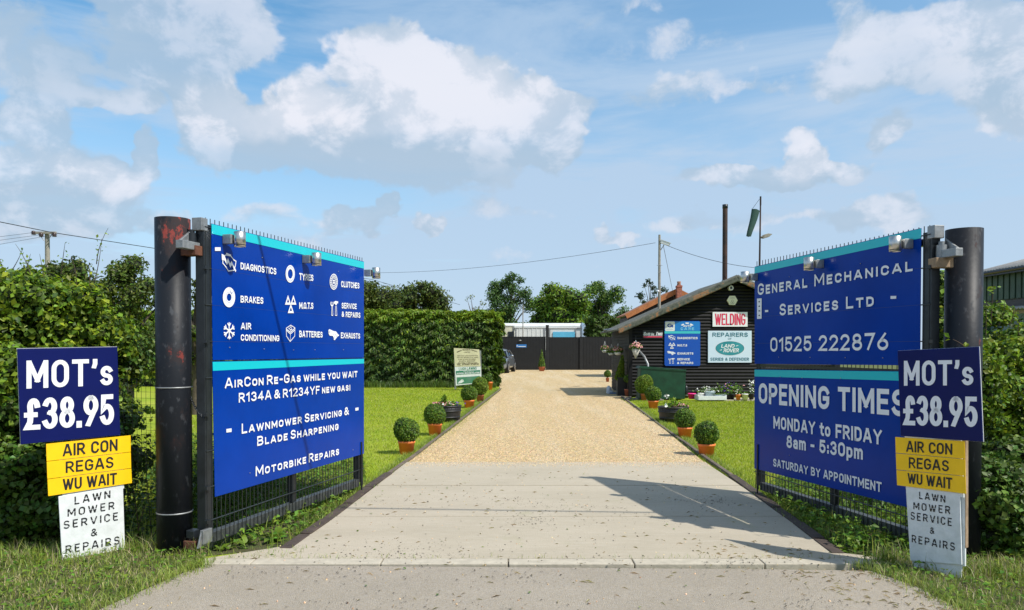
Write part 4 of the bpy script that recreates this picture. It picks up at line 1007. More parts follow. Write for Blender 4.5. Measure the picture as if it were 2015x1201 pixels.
slab(PS, [(1266, 664.4), (1302, 664.4), (1302.6, 662), (1265.5, 662)], o_ + .002, .002, 'red_stripe', M['redp'], f)
slab(PS, [(1266, 661.4), (1302.6, 661.4), (1302.6, 660.9), (1265.5, 660.9)], o_ + .002, .002, 'white_stripe', M['white'], f)
# hexagonal plate
c = (1439, 591.8); r = thing('hexagon_plaque', 'cream hexagonal plaque high on the workshop gable', 'plaque', (wx(c[0]), SY - OFS, wz(c[1])))
mb = MB(); hx = [(c[0] + 10.6 * math.cos(R(60 * k)), c[1] + 10.6 * math.sin(R(60 * k)) * .98) for k in range(6)]; mb.prism([PS.at(*PS.px(*p), OFS + .06) for p in hx], PS.n * -.05); f = mb.build('plaque_body', mat('cream_plastic', (.72, .70, .52), .5), r, bevel=.006)
gp = mat('plaque_print', (.33, .33, .27), .6)
ptext(PS, 'AAA'[:3], 1434.7, 588.4, 1443.4, 588.4, 2.9, 2.9, f, gp, off=OFS + .062, weight=.16, gap=-.1)
picon(PS, Shapes().ring(.5, .7, .18, .26, 0, 14).ring(.28, .3, .14, .22, 0, 12).ring(.72, .3, .14, .22, 0, 12).line([(.1, .02), (.9, .02)], .07), 1434.5, 590.5, 1443.5, 599, f, [gp], off=OFS + .062)

# chimney flue, camera pole, wind sock pole: stand on the workshop roof
def roofz(x): return AZ - abs(x - AX) * SLOPE
x = wx(1425.5, 24); fl = thing('flue_pipe', 'tall rusty black flue pipe rising from the workshop roof', 'chimney', (x, 24, roofz(x)))
mb = MB(); mb.tube([(x, 24, roofz(x) - .05), (x, 24, wz(404, 24))], .078, 16); mb.build('flue', M['chimney'], fl); mb = MB(); mb.lathe((x, 24, wz(404, 24) - .12), [(.079, 0), (.086, 0), (.086, .12), (.079, .12)], 16); mb.build('flue_collar', M['frame'], fl)
mb = MB(); mb.lathe((x, 24, roofz(x) - .08), [(.15, 0), (.09, .14)], 16); mb.build('flashing', M['galv'], fl)
x = wx(1297, 24.4); zb = roofz(x); cp = thing('camera_pole', 'grey timber pole with a white security camera behind the workshop roof', 'pole', (x, 24.4, zb))
mb = MB(); mb.tube([(x, 24.4, zb - .05), (x, 24.4, wz(463, 24.4))], [.048, .036], 12); mb.build('pole', M['greywood'], cp)
cz = wz(480, 24.4); mb = MB(); d = Vector((.86, -.3, -.36)).normalized(); s = d.cross(Vector((0, 0, 1))).normalized(); u_ = s.cross(d); mb.box((x + .17, 24.34, cz), (.15, .045, .045), ax=(d, s, u_)); cmr = mb.build('camera_housing', M['white'], cp, bevel=.012)
mb = MB(); mb.box(Vector((x + .175, 24.34, cz)) + u_ * .055, (.17, .055, .008), ax=(d, s, u_)); mb.build('sun_shield', M['board'], cmr)
mb = MB(); mb.tube([(x + .03, 24.4, cz - .22), (x + .14, 24.35, cz - .05)], .012, 8); mb.tube([(x, 24.4, cz + .02), (x + .05, 24.38, cz + .02)], .03, 8); mb.build('camera_bracket', M['galv'], cp)
mb = MB(); mb.tube([(x - .09, 24.36, wz(523, 24.4)), (x + .09, 24.36, wz(523, 24.4))], .008, 6); mb.tube([(x - .06, 24.36, wz(537, 24.4)), (x + .04, 24.36, wz(537, 24.4))], .008, 6); mb.build('step_iron', M['galv'], cp)
mb = MB(); mb.ico((x - .05, 24.34, wz(574, 24.4)), .04, 0, 2); mb.build('lamp_globe', M['white'], cp)
x = wx(1494.3, 24.2); zb = roofz(x); wp = thing('windsock_pole', 'thin rusty pole with a limp green windsock and a small lamp', 'pole', (x, 24.2, zb))
mb = MB(); mb.tube([(x - .02, 24.2, zb), (x + .01, 24.2, wz(392, 24.2))], [.034, .022], 10); mb.tube([(x + .01, 24.2, wz(405, 24.2)), (x + .01, 24.2, wz(388, 24.2))], .028, 8); mb.build('pole', M['chimney'], wp)
sock = mat('faded_green_canvas', (.03, .075, .062), .85, var=.25, vscale=4)
P1 = [AT(1479, 411, 24.2), AT(1495, 415, 24.2)]; P2_ = [AT(1469, 465, 24.2), AT(1478.5, 466, 24.2)]
mb = MB(); rings = []
for k in range(7):
    f = k / 6; a = P1[0].lerp(P2_[0], f); b = P1[1].lerp(P2_[1], f); c = (a + b) / 2; hw = (b - a) / 2; off = .04 * math.sin(f * 5)
    rings += [c + hw * math.cos(t) + Vector((off * .3, math.sin(t) * hw.length * .55, .01 * math.sin(3 * t))) for t in np.linspace(0, 2 * math.pi, 13)[:-1]]
mb.add(rings, [(i * 12 + k, i * 12 + (k + 1) % 12, (i + 1) * 12 + (k + 1) % 12, (i + 1) * 12 + k) for i in range(6) for k in range(12)], 0, True); mb.build('windsock', sock, wp)
mb = MB(); mb.tube([AT(1494.5, 392, 24.2), AT(1480, 412, 24.2)], .006, 5); mb.build('sock_line', M['wire'], wp)
mb = MB(); mb.tube([AT(1496, 467, 24.2), AT(1503, 465, 24.2)], .02, 8); mb.prism([AT(1499, 468, 24.2), AT(1503, 462, 24.2), AT(1512, 459.5, 24.2), AT(1520.5, 460.5, 24.2), AT(1514, 466, 24.2), AT(1504, 469, 24.2)], Vector((0, .14, .0))); mb.build('lamp_head', M['greywood'], wp, bevel=.02)

# ================================================================== BARN BEHIND
BY = 38.0
ax2, az2 = wx(1330, BY), wz(572, BY); ex2, ez2 = wx(1232, BY), wz(622, BY); sl2 = (az2 - ez2) / (ax2 - ex2); rx2 = 2 * ax2 - ex2
br = thing('barn', 'dark boarded barn with orange bargeboards behind the workshop', 'building', (ax2, BY, 0))
mb = MB(); mb.prism([(ex2 + .1, BY, 0), (rx2 - .1, BY, 0), (rx2 - .1, BY, ez2 - .05), (ax2, BY, az2 - .1), (ex2 + .1, BY, ez2 - .05)], Vector((0, 3, 0))); mb.build('wall', M['cladding2'], br)
mb = MB(); z = 1.6
while z < az2 - .2:
    x0 = max(ex2 + .1, ax2 - (az2 - .15 - z) / sl2); x1 = 2 * ax2 - x0; mb.add([(x0, BY - .045, z), (x1, BY - .045, z), (x1, BY - .004, z + .115), (x0, BY - .004, z + .115), (x0, BY, z), (x1, BY, z)], [(0, 1, 2, 3), (0, 4, 5, 1)]); z += .12
o = mb.build('boarding', M['cladding2'], br); o['kind'] = 'stuff'
tile = mat('clay_roof_tile', (.26, .12, .07), .85, var=.3, vscale=9)
for sg in (-1, 1):
    e = Vector((ax2 + sg * (ax2 - ex2 + .05), 0, ez2)); a = Vector((ax2, 0, az2)); d = a - e; nr = Vector((-d.z, 0, d.x)).normalized(); nr *= 1 if nr.z > 0 else -1
    mb = MB(); mb.prism([(p.x, BY - .3, p.z) for p in (e, a, a + nr * .06, e + nr * .06)], Vector((0, 3.4, 0))); mb.build('roof_slope', tile, br)
    mb = MB(); mb.box(((e.x + a.x) / 2, BY - .32, (e.z + a.z) / 2 - .04), (d.length / 2, .02, .12), ax=(d.normalized(), Vector((0, 1, 0)), nr)); mb.build('bargeboard', M['orangewood'], br)
cx0 = wx(1335.5, BY - .6); chm = thing('brick_chimney', 'slim red brick chimney stack against the barn gable', 'chimney', (cx0, BY - .6, 0))
brickm = mat('red_brick', (.34, .15, .075), .85, var=.3, vscale=14, island=.5); mortar = mat('mortar', (.30, .27, .23), .95)
cw = 4.6 / F * BY
mb = MB(); mb.box((cx0, BY - .6, wz(566.5, BY) / 2), (cw - .012, .17, wz(566.5, BY) / 2)); mb.build('mortar_core', mortar, chm)
zt = wz(566.5, BY); bz = 2.0; row = 0; bm_ = None
bl_ = (cw * 2 - .0) 
while bz < zt - .07:
    n_ = 1 if row % 2 else 2; segs = [(-cw, -.004), (.004, cw)] if row % 2 == 0 else [(-cw, -cw * .5 - .004), (-cw * .5 + .004, cw * .5 - .004), (cw * .5 + .004, cw)]
    for a, b in segs:
        mb = MB(); mb.box((cx0 + (a + b) / 2, BY - .6, bz + .034), ((b - a) / 2, .18, .0325)); mb.build('brick', brickm, chm)
    bz += .075; row += 1
mb = MB(); mb.box((cx0, BY - .6, zt + .0), (cw * 1.12, .2, .05)); mb.build('chimney_cap', brickm, chm, bevel=.01)
mb = MB(); mb.lathe((cx0, BY - .6, zt + .05), [(.11, 0), (.085, .1), (.10, .2), (.07, .2), (.06, .02)], 14); mb.build('chimney_pot', tile, chm)

# ================================================================== FAR GATES AND FENCE
FY = 51.6
def fz(py): return H + (686 - py) / F * FY
def boarded(name, label, px0, px1, pt, pb, Y=FY, group=None, cat='fence', extra=None):
    X0, X1 = (px0 - CX) / F * Y, (px1 - CX) / F * Y; z0, z1 = max(0.0, H + (686 - pb) / F * Y), H + (686 - pt) / F * Y
    r = thing(name, label, cat, ((X0 + X1) / 2, Y, 0), group); n = max(4, int((X1 - X0) / .10)); w_ = (X1 - X0) / n
    for i in range(n):
        x = X0 + (i + .5) * w_; mb = MB() if i == 0 else None
        if i == 0: mb.box((x, Y, (z0 + z1) / 2), (w_ * .43, .012, (z1 - z0) / 2)); first = mb.build('board', M['fence'], r); xf = x
        else: o = first.copy(); COL.objects.link(o); o.location = (x - xf, -.012 * (i % 2), 0)
    mb = MB(); mb.box(((X0 + X1) / 2, Y + .085, (z0 + z1) / 2), ((X1 - X0) / 2, .012, (z1 - z0) / 2)); mb.build('backing_sheet', M['fence'], r)
    mb = MB(); mb.box(((X0 + X1) / 2, Y + .04, z1 - .25), ((X1 - X0) / 2, .025, .05)); mb.box(((X0 + X1) / 2, Y + .04, z0 + .3), ((X1 - X0) / 2, .025, .05)); mb.build('rail', M['fence'], r)
    mb = MB(); mb.box(((X0 + X1) / 2, Y, z1 + .012), ((X1 - X0) / 2, .035, .012)); mb.build('capping', M['fence'], r)
    return r
boarded('board_fence', 'black boarded fence behind the silver car', 960, 1073.5, 663.5, 730)
boarded('yard_gate', 'black boarded yard gate leaf right of the tall black post', 1079, 1141, 664.5, 728, cat='gate', group='black boarded yard gates')
boarded('yard_gate', 'black boarded yard gate leaf nearest the hanging baskets', 1145, 1216, 664, 728, cat='gate', group='black boarded yard gates')
for (a, b, pt, lab) in ((1074, 1079.8, 640.6, 'tall square black post between fence and yard gates'), (1140.6, 1146, 664, 'short square black post between the two yard gate leaves')):
    c = ((a + b) / 2 - CX) / F * FY; hw = (b - a) / 2 / F * FY; z1 = fz(pt); r = thing('gate_pier', lab, 'post', (c, FY, 0)); mb = MB(); mb.box((c, FY - .02, z1 / 2), (hw, hw, z1 / 2)); mb.build('pier', M['fence'], r, bevel=.01)
    mb = MB(); mb.box((c, FY - .02, z1 + .01), (hw * 1.1, hw * 1.1, .012)); mb.build('pier_cap', M['fence'], r)
# small sign and light on the fence
PF = Plane((0, FY, 0), R(90), 1)
r = thing('fence_notice', 'small blue notice on the black fence', 'sign', (wx(1026, FY), FY, 2.0)); f = slab(PF, [(1016, 684), (1036, 684), (1036, 678), (1016, 678)], .03, .012, 'notice_board', mat('notice_blue', (.02, .16, .45), .4), r)
slab(PF, [(1020, 682.8), (1034.5, 682.8), (1034.5, 681.6), (1020, 681.6)], .034, .002, 'printed_line', M['board'], f); picon(PF, Shapes().line([(0, .5), (1, .5)], .2).line([(.4, 1), (0, .5), (.4, 0)], .2), 1017, 679.3, 1019.5, 682.7, f, [M['white']], off=.034)
r = thing('fence_light', 'tiny lamp above the blue fence notice', 'lamp', (wx(1024, FY), FY, 2.2)); mb = MB(); c = AT(1023.5, 670.3, FY - .07); mb.ico(c, (.10, .06, .05), 0, 2); mb.tube([c, c + Vector((0, .07, .02))], .03, 8); mb.build('lamp_body', M['galv'], r)

# trailers and sheds beyond the fence
TY = 58.0
def q4(a, b, c, d, Y): return [(a - CX) / F * Y, (b - CX) / F * Y, H + (686 - c) / F * Y, H + (686 - d) / F * Y]
def trailer(label, x0, x1, yt, Y, m, group, ribs=True, roofm=None, depth=2.3):
    X0, X1, zt, _ = q4(x0, x1, yt, 700, Y); r = thing('box_trailer', label, 'trailer', ((X0 + X1) / 2, Y, 0), group)
    mb = MB(); mb.box(((X0 + X1) / 2, Y + depth / 2, (zt + .9) / 2), ((X1 - X0) / 2, depth / 2, (zt - .9) / 2)); mb.build('body', m, r, bevel=.03)
    if ribs:
        n = int((X1 - X0) / .3)
        for i in range(1, n): x = X0 + (X1 - X0) * i / n; mb = MB(); mb.box((x, Y - .012, (zt + .9) / 2), (.03, .012, (zt - .9) / 2 - .05)); mb.build('rib', m, r)
    mb = MB(); mb.box(((X0 + X1) / 2, Y + depth / 2, zt + .02), ((X1 - X0) / 2 + .04, depth / 2 + .05, .03)); mb.build('roof_rail', roofm or M['board'], r)
    for sx_ in (X0 + .06, X1 - .06): mb = MB(); mb.box((sx_, Y - .02, (zt + .9) / 2), (.05, .02, (zt - .9) / 2)); mb.build('corner_trim', M['galv'], r)
    for xx in (X0 + .8, X1 - .8): mb = MB(); mb.tube([(xx, Y + .1, .45), (xx, Y + .35, .45)], .45, 16); mb.build('wheel', M['rubber'], r)
    return r
cream = mat('cream_panel', (.56, .55, .42), .6, var=.12, vscale=2); pale = mat('pale_grey_panel', (.60, .62, .60), .6, var=.10, vscale=1.5); skyb = mat('sky_blue_panel', (.10, .42, .62), .5, var=.08, vscale=2)
trailer('plain white ribbed box trailer behind the fence, left of the tall post', 1013.5, 1073, 645, 56.5, pale, 'trailers beyond the fence', ribs=True)
trailer('cream box cabin at the hedge end, left of the white trailer', 985, 1012, 641.5, 57.5, cream, 'trailers beyond the fence', ribs=False)
X = q4(999.5, 1011, 653, 666, 57.5); r_ = [o for o in scene.objects if o.name.startswith('box_trailer')][-1]; mb = MB(); mb.box(((X[0] + X[1]) / 2, 57.48, (X[2] + X[3]) / 2), ((X[1] - X[0]) / 2, .03, (X[2] - X[3]) / 2)); mb.build('window', M['glass'], r_)
r_ = trailer('trailer with sky blue side below a white top, right of the tall post', 1080, 1134, 646, 56.5, pale, 'trailers beyond the fence', ribs=False)
X = q4(1088, 1131, 653.5, 672, 56.5); mb = MB(); mb.box(((X[0] + X[1]) / 2, 56.46, (X[2] + X[3]) / 2), ((X[1] - X[0]) / 2, .03, (X[2] - X[3]) / 2)); mb.build('blue_side', skyb, r_)
# long polythene tunnel roof over them
r = thing('tunnel_shelter', 'long pale shelter with a rounded translucent end beyond the fence', 'shelter', (wx(1070, 61), 61, 0)); X0, X1 = wx(980, 61), wx(1142, 61); zt = wz(636.5, 61)
pol = mat('polythene_sheet', (.50, .60, .70), .35, col2=(.30, .42, .58), vscale=1.6, spec=.6)
mb = MB(); mb.prism([(X0, 59.6, .2), (X0, 59.6, zt - .25), (X0, 60.1, zt - .05), (X0, 60.8, zt), (X0, 63.5, zt), (X0, 63.5, .2)], Vector((X1 - X0, 0, 0))); mb.build('cover', pale, r)
mb = MB(); Xe = wx(1151, 61); pr = [(X1, 59.5, .3), (X1, 59.5, zt), (X1 + (Xe - X1) * .55, 59.5, zt - .08), (X1 + (Xe - X1) * .85, 59.5, zt - .35), (Xe, 59.5, zt - .8), (Xe, 59.5, .3)]; mb.prism(pr, Vector((0, 3.8, 0))); mb.build('rounded_end', pol, r)
mb = MB(); mb.box(((X0 + X1) / 2, 59.55, zt - .42), ((X1 - X0) / 2, .03, .03)); mb.build('edge_rail', mat('edge_grey', (.2, .2, .2), .7), r)
mb = MB(); x = wx(1029, 55); r = thing('thin_mast', 'thin wooden mast above the white trailer', 'pole', (x, 55, 0)); mb.tube([(x, 55, 0), (x, 55, wz(601, 55))], .035, 8); mb.build('mast', M['greywood'], r); mb = MB(); mb.box((x, 55, wz(601, 55)), (.05, .05, .03)); mb.build('mast_cap', M['galv'], r)

# ================================================================== BARN AT THE RIGHT EDGE
r = thing('farm_building', 'green sided farm building with a corrugated grey roof at the right edge', 'building', (17, 20, 0)); gm = mat('green_cladding', (.045, .085, .06), .6, var=.2, vscale=3); gx = 15.45
zt_ = 3.86; n = 70
for i in range(46):
    y = 12 + (25 - 12) * (i + .5) / 46
    if i == 0: mb = MB(); mb.box((gx, y, 3.42), (.02, 13 / 46 * .36, .43)); first = mb.build('cladding_rib', gm, r); yf = y
    else: o = first.copy(); COL.objects.link(o); o.location = (0, y - yf, 0)
mb = MB(); mb.box((gx + .06, 18.5, 3.4), (.03, 6.5, .46)); mb.box((gx + 2.5, 25, 2), (2.5, .05, 1.9)); mb.build('upper_wall', gm, r)
mb = MB(); mb.box((gx + .3, 18.5, 1.45), (.03, 6.5, 1.5)); mb.build('lower_wall', mat('blue_grey_sheet', (.16, .24, .28), .6, var=.15, vscale=2), r)
for i in range(9): mb = MB(); mb.box((gx + .05 - .02 * i, 18.5, 2.965 - .028 * i), (.02, 6.5, .012)); mb.build('louvre', mat('louvre_grey', (.11, .10, .09), .8), r)
cor = mat('weathered_fibre_cement', (.36, .34, .31), .9, var=.2, vscale=3, bump=.3)
def corrug(name, x0, z0, x1, z1, ya, yb, pitch=.146, amp=.025):
    n_ = int((yb - ya) / pitch * 4); vs = []
    for i in range(n_ + 1): y = ya + (yb - ya) * i / n_; d = amp * math.sin(i * math.pi / 2); vs += [(x0, y, z0 + d), (x1, y, z1 + d), (x0, y, z0 + d - .012), (x1, y, z1 + d - .012)]
    fs = []
    for i in range(n_): a = 4 * i; b = a + 4; fs += [(a, b, b + 1, a + 1), (a + 2, a + 3, b + 3, b + 2), (a, a + 2, b + 2, b), (a + 1, b + 1, b + 3, a + 3)]
    mb = MB(); mb.add(vs, fs, 0, True); return mb.build(name, cor, r)
corrug('roof_sheeting', gx - .28, 3.92, gx + 5, 5.3, 11.5, 25.3); corrug('lower_roof_sheeting', gx - .75, 2.62, gx + .28, 2.78, 11.5, 23.6)
mb = MB(); mb.box((gx - .2, 18.5, 3.80), (.05, 6.7, .05)); mb.tube([(gx - .26, 12, 3.86), (gx - .26, 25.2, 3.86)], .06, 8); mb.build('gutter', M['frame'], r); mb = MB(); mb.box((gx - .6, 18, 2.52), (.03, 5.6, .05)); mb.build('lower_fascia', M['wood'], r)
# ================================================================== CAR
def car():
    """built pointing along -Y at the origin, then turned"""
    r = thing('parked_car', 'silver grey saloon car parked between the hedge end and the black fence', 'car', (0, 0, 0))
    Ln, Wd = 4.6, .90
    # stations: y along the length (0 nose), half width low, half width belt, z belt, z centre top
    st = [(0.0, .52, .50, .56, .60), (.10, .74, .70, .66, .70), (.35, .86, .80, .74, .80), (.8, .895, .85, .84, .91), (1.35, .90, .87, .91, .985), (1.9, .90, .88, .93, 1.0), (2.6, .90, .88, .95, 1.0), (3.4, .90, .88, .98, 1.03), (4.0, .89, .84, .99, 1.06), (4.4, .84, .76, .96, 1.02), (4.6, .70, .62, .84, .86)]
    vs = []; n = 14
    for y, wl, wb, zb, zc in st:
        lo = .20 if y not in (0.0, 4.6) else .28
        sec = [(wl * .80, lo), (wl * .97, lo + .06), (wl, .42), (wl * 1.0, .60), (wb, zb - .06), (wb * .93, zb), (wb * .6, (zb + zc) / 2 + .02), (0, zc)]
        sec = sec + [(-a, b) for a, b in sec[:-1][::-1]]
        vs += [(a, y, min(b, zc) if b > zb else b) for a, b in sec]
    m = 15; fs = [(i * m + k, i * m + k + 1, (i + 1) * m + k + 1, (i + 1) * m + k) for i in range(len(st) - 1) for k in range(m - 1)]
    fs += [tuple(range(m)), tuple(range((len(st) - 1) * m, len(st) * m))] + [(i * m, (i + 1) * m, (i + 1) * m + m - 1, i * m + m - 1) for i in range(len(st) - 1)]
    mb = MB(); mb.add(vs, fs, 0, True); body = mb.build('body', M['carpaint'], r); ss = body.modifiers.new('sub', 'SUBSURF'); ss.levels = 1; ss.render_levels = 2
    gh = [(1.15, .70, .95, .98), (1.75, .72, .97, 1.34), (2.3, .70, .98, 1.42), (3.0, .70, .98, 1.41), (3.6, .68, 1.0, 1.30), (4.2, .62, 1.02, 1.05)]
    vs = []
    for y, w_, z0, z1 in gh:
        wt = w_ * .78; vs += [(w_ + .1, y, z0 - .04), (wt + .05, y, z1 - .07), (wt * .7, y, z1), (-wt * .7, y, z1), (-wt - .05, y, z1 - .07), (-w_ - .1, y, z0 - .04)]
    fs = [(i * 6 + k, i * 6 + k + 1, (i + 1) * 6 + k + 1, (i + 1) * 6 + k) for i in range(5) for k in range(5)]
    mb = MB(); mb.add(vs, fs, 0, True); mb.build('windows', M['glass'], r)
    mb = MB(); vs = []
    for y, w_, z0, z1 in gh[1:5]:
        wt = w_ * .78; vs += [(wt + .06, y, z1 - .06), (wt * .7, y, z1 + .012), (-wt * .7, y, z1 + .012), (-wt - .06, y, z1 - .06)]
    mb.add(vs, [(i * 4 + k, i * 4 + k + 1, (i + 1) * 4 + k + 1, (i + 1) * 4 + k) for i in range(3) for k in range(3)], 0, True); mb.build('roof', M['carpaint'], r)
    for sx in (-1, 1):
        mb = MB(); mb.tube([(sx * .80, 1.16, .94), (sx * .62, 1.75, 1.31)], .03, 6); mb.tube([(sx * .62, 1.75, 1.31), (sx * .60, 3.4, 1.33), (sx * .72, 4.2, 1.02)], .03, 6); mb.build('window_pillar', M['carpaint'], r)
        for y in (.86, 3.66):
            mb = MB(); mb.tube([(sx * .70, y, .33), (sx * .91, y, .33)], .375, 28); mb.build('wheel_arch', M['rubber'], r)
            mb = MB(); mb.tube([(sx * .72, y, .325), (sx * .925, y, .325)], .325, 28); w_ = mb.build('wheel', M['rubber'], r)
            mb = MB(); mb.tube([(sx * .92, y, .325), (sx * .93, y, .325)], .20, 20)
            for k in range(5): a = 2 * math.pi * k / 5; mb.box((sx * .935, y + math.cos(a) * .12, .325 + math.sin(a) * .12), (.012, .12, .025), ax=(Vector((1, 0, 0)), Vector((0, math.cos(a), math.sin(a))), Vector((0, -math.sin(a), math.cos(a)))))
            mb.build('rim', M['steel'], w_)
        mb = MB(); mb.ico((sx * .68, .17, .60), (.19, .12, .075), 0, 2); mb.build('headlight', M['glass'], r)
        mb = MB(); mb.ico((sx * .70, .12, .60), (.07, .085, .045), 0, 2); mb.build('headlight_lens', M['steel'], r)
        mb = MB(); mb.ico((sx * 1.0, 1.55, 1.0), (.12, .06, .075), 0, 2); mb.tube([(sx * .85, 1.52, .96), (sx * .98, 1.55, .98)], .02, 6); mb.build('wing_mirror', M['carpaint'], r)
        mb = MB(); mb.prism([(sx * .42, .03, .24), (sx * .74, .10, .24), (sx * .74, .10, .40), (sx * .50, .03, .36)], Vector((0, -.03, 0))); mb.build('air_intake', M['rubber'], r)
        mb = MB(); mb.box((sx * .895, 2.35, .83), (.012, .10, .012)); mb.build('door_handle', M['steel'], r)
    mb = MB(); mb.prism([(-.34, -.01, .40), (.34, -.01, .40), (.38, .02, .58), (-.38, .02, .58)], Vector((0, .05, 0))); mb.build('grille', M['rubber'], r)
    mb = MB(); mb.box((0, -.02, .49), (.36, .015, .012)); mb.tube([(0, -.03, .49), (0, -.045, .49)], .075, 16); mb.build('grille_bar', M['steel'], r)
    mb = MB(); mb.box((0, -.02, .32), (.26, .012, .055)); mb.build('number_plate', M['board'], r)
    mb = MB(); mb.box((0, .02, .22), (.66, .05, .03)); mb.build('front_lip', M['rubber'], r)
    A = g(1001.6, 734); B = g(1017.6, 731.5); d = (B - A).normalized(); d = (d + Vector((.0, .5, 0))).normalized()
    r.rotation_euler = (0, 0, math.atan2(-d.x, d.y)); s = Vector((d.y, -d.x, 0))
    r.location = A - d * .86 - s * .93; return r
car()

# ================================================================== POTS
def pot(root, c, w, h, m, taper=.78):
    r = w / 2; b = Vector(c); mb = MB()
    mb.lathe(b, [(0, 0), (r * taper, 0), (r * .97, h * .84), (r * 1.0, h * .84), (r * 1.03, h * .86), (r * 1.04, h), (r * .96, h), (r * .93, h * .90), (0, h * .90)], 32); return mb.build('pot', m, root)
PZ = LZ
def topiary(px, yb, wpx, hpx, rb, lab, m=None, leaf=None, group='ball topiary pots beside the drive', cy=None, name='potted_box_ball'):
    b = g(px, yb, PZ); k = b.y / F; w = wpx * k; h = hpx * k; R_ = rb * k * 1.03
    r = thing(name, lab, 'potted plant', b, group)
    pot(r, b, w, h, m or M['terracotta'])
    mb = MB(); mb.lathe(b + Vector((0, 0, h * .88)), [(0, .02), (w * .42, .005), (w * .45, -.01)], 20); mb.build('soil', M['soil'], r)
    cz = H + (686 - cy) * k if cy else h + R_ * .85 + PZ
    c = b + Vector((0, 0, 0)); c.z = cz
    if cz - R_ > h + b.z: mb = MB(); mb.tube([(b.x, b.y, h * .8 + b.z), (b.x, b.y, cz)], .012, 6); mb.build('stem', M['bark'], r)
    dens = 9000 if b.y < 14 else 5500
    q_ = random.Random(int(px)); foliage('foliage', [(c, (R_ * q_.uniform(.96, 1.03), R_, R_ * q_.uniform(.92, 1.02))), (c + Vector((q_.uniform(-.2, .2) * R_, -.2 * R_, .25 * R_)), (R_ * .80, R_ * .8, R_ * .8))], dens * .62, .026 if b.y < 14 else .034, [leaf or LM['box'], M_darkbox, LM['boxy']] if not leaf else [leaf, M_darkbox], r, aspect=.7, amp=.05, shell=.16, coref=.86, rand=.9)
    return r
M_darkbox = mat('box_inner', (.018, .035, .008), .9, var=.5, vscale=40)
topiary(800.1, 893.5, 33, 26, 24.5, 'nearest box ball in an orange pot on the left lawn, casting onto grass', cy=848)
topiary(855.8, 857, 28.4, 24, 21.5, 'box ball in an orange pot just before the left black half barrel', cy=817.5)
topiary(923.2, 803, 21, 15.8, 16, 'box ball in an orange pot just beyond the left black half barrel', cy=775)
topiary(944.8, 791.8, 15.5, 15, 17, 'taller box ball hiding the corner of the lawn company sign', M['terra2'], cy=760, leaf=LM['boxy'])
topiary(1390, 898, 34, 25, 24.8, 'nearest box ball in an orange pot on the right lawn', cy=854)
topiary(1347.6, 861, 29, 20.5, 20.3, 'box ball in an orange pot between right half barrel and nearest right ball', cy=825)
topiary(1285.3, 804.5, 20.5, 16, 15.8, 'small box ball in an orange pot just left of the right half barrel', cy=776)
topiary(1267, 789.3, 12.4, 15, 18.6, 'large fresh green box ball in front of the green metal box', M['terra2'], cy=757.5, leaf=LM['boxy'])
topiary(1235, 781, 12.5, 15.2, 7.6, 'small standard ball tree in a clay pot at the workshop corner', M['terra2'], cy=746)
topiary(1195.5, 752.5, 7, 9, 7, 'small dark ball shrub by the far workshop wall', M['terra2'], cy=736)
# shrub in a tall clay pot by the hedge end
b = g(965, 768, PZ); k = b.y / F; r = thing('potted_shrub', 'loose dark shrub in a tall orange pot at the hedge end', 'potted plant', b); pot(r, b, 9.6 * k, 16.5 * k, M['terracotta'], .62)
foliage('foliage', [(b + Vector((-4 * k, 0, 26 * k)), (7 * k, 6 * k, 9 * k)), (b + Vector((-1 * k, 0, 19 * k)), (6 * k, 5 * k, 5 * k))], 900, .07, [LM['box'], M_darkbox], r, amp=.5)
# cone topiary by the far gate
b = g(1066, 730.6, -.012); k = b.y / F; r = thing('potted_cone', 'clipped cone shrub in a clay pot before the black gates', 'potted plant', b); pot(r, b, 12.4 * k, 8.8 * k, M['terra2'])
bl = [(b + Vector((0, 0, (8.5 + t * 30) * k)), ((7.6 - 6.2 * t) * k, (7.6 - 6.2 * t) * k, 4.5 * k)) for t in np.linspace(0.08, 1, 8)]
foliage('foliage', bl, 900, .07, [LM['box'], M_darkbox, LM['boxy']], r, amp=.08, shell=.15, coref=.85)
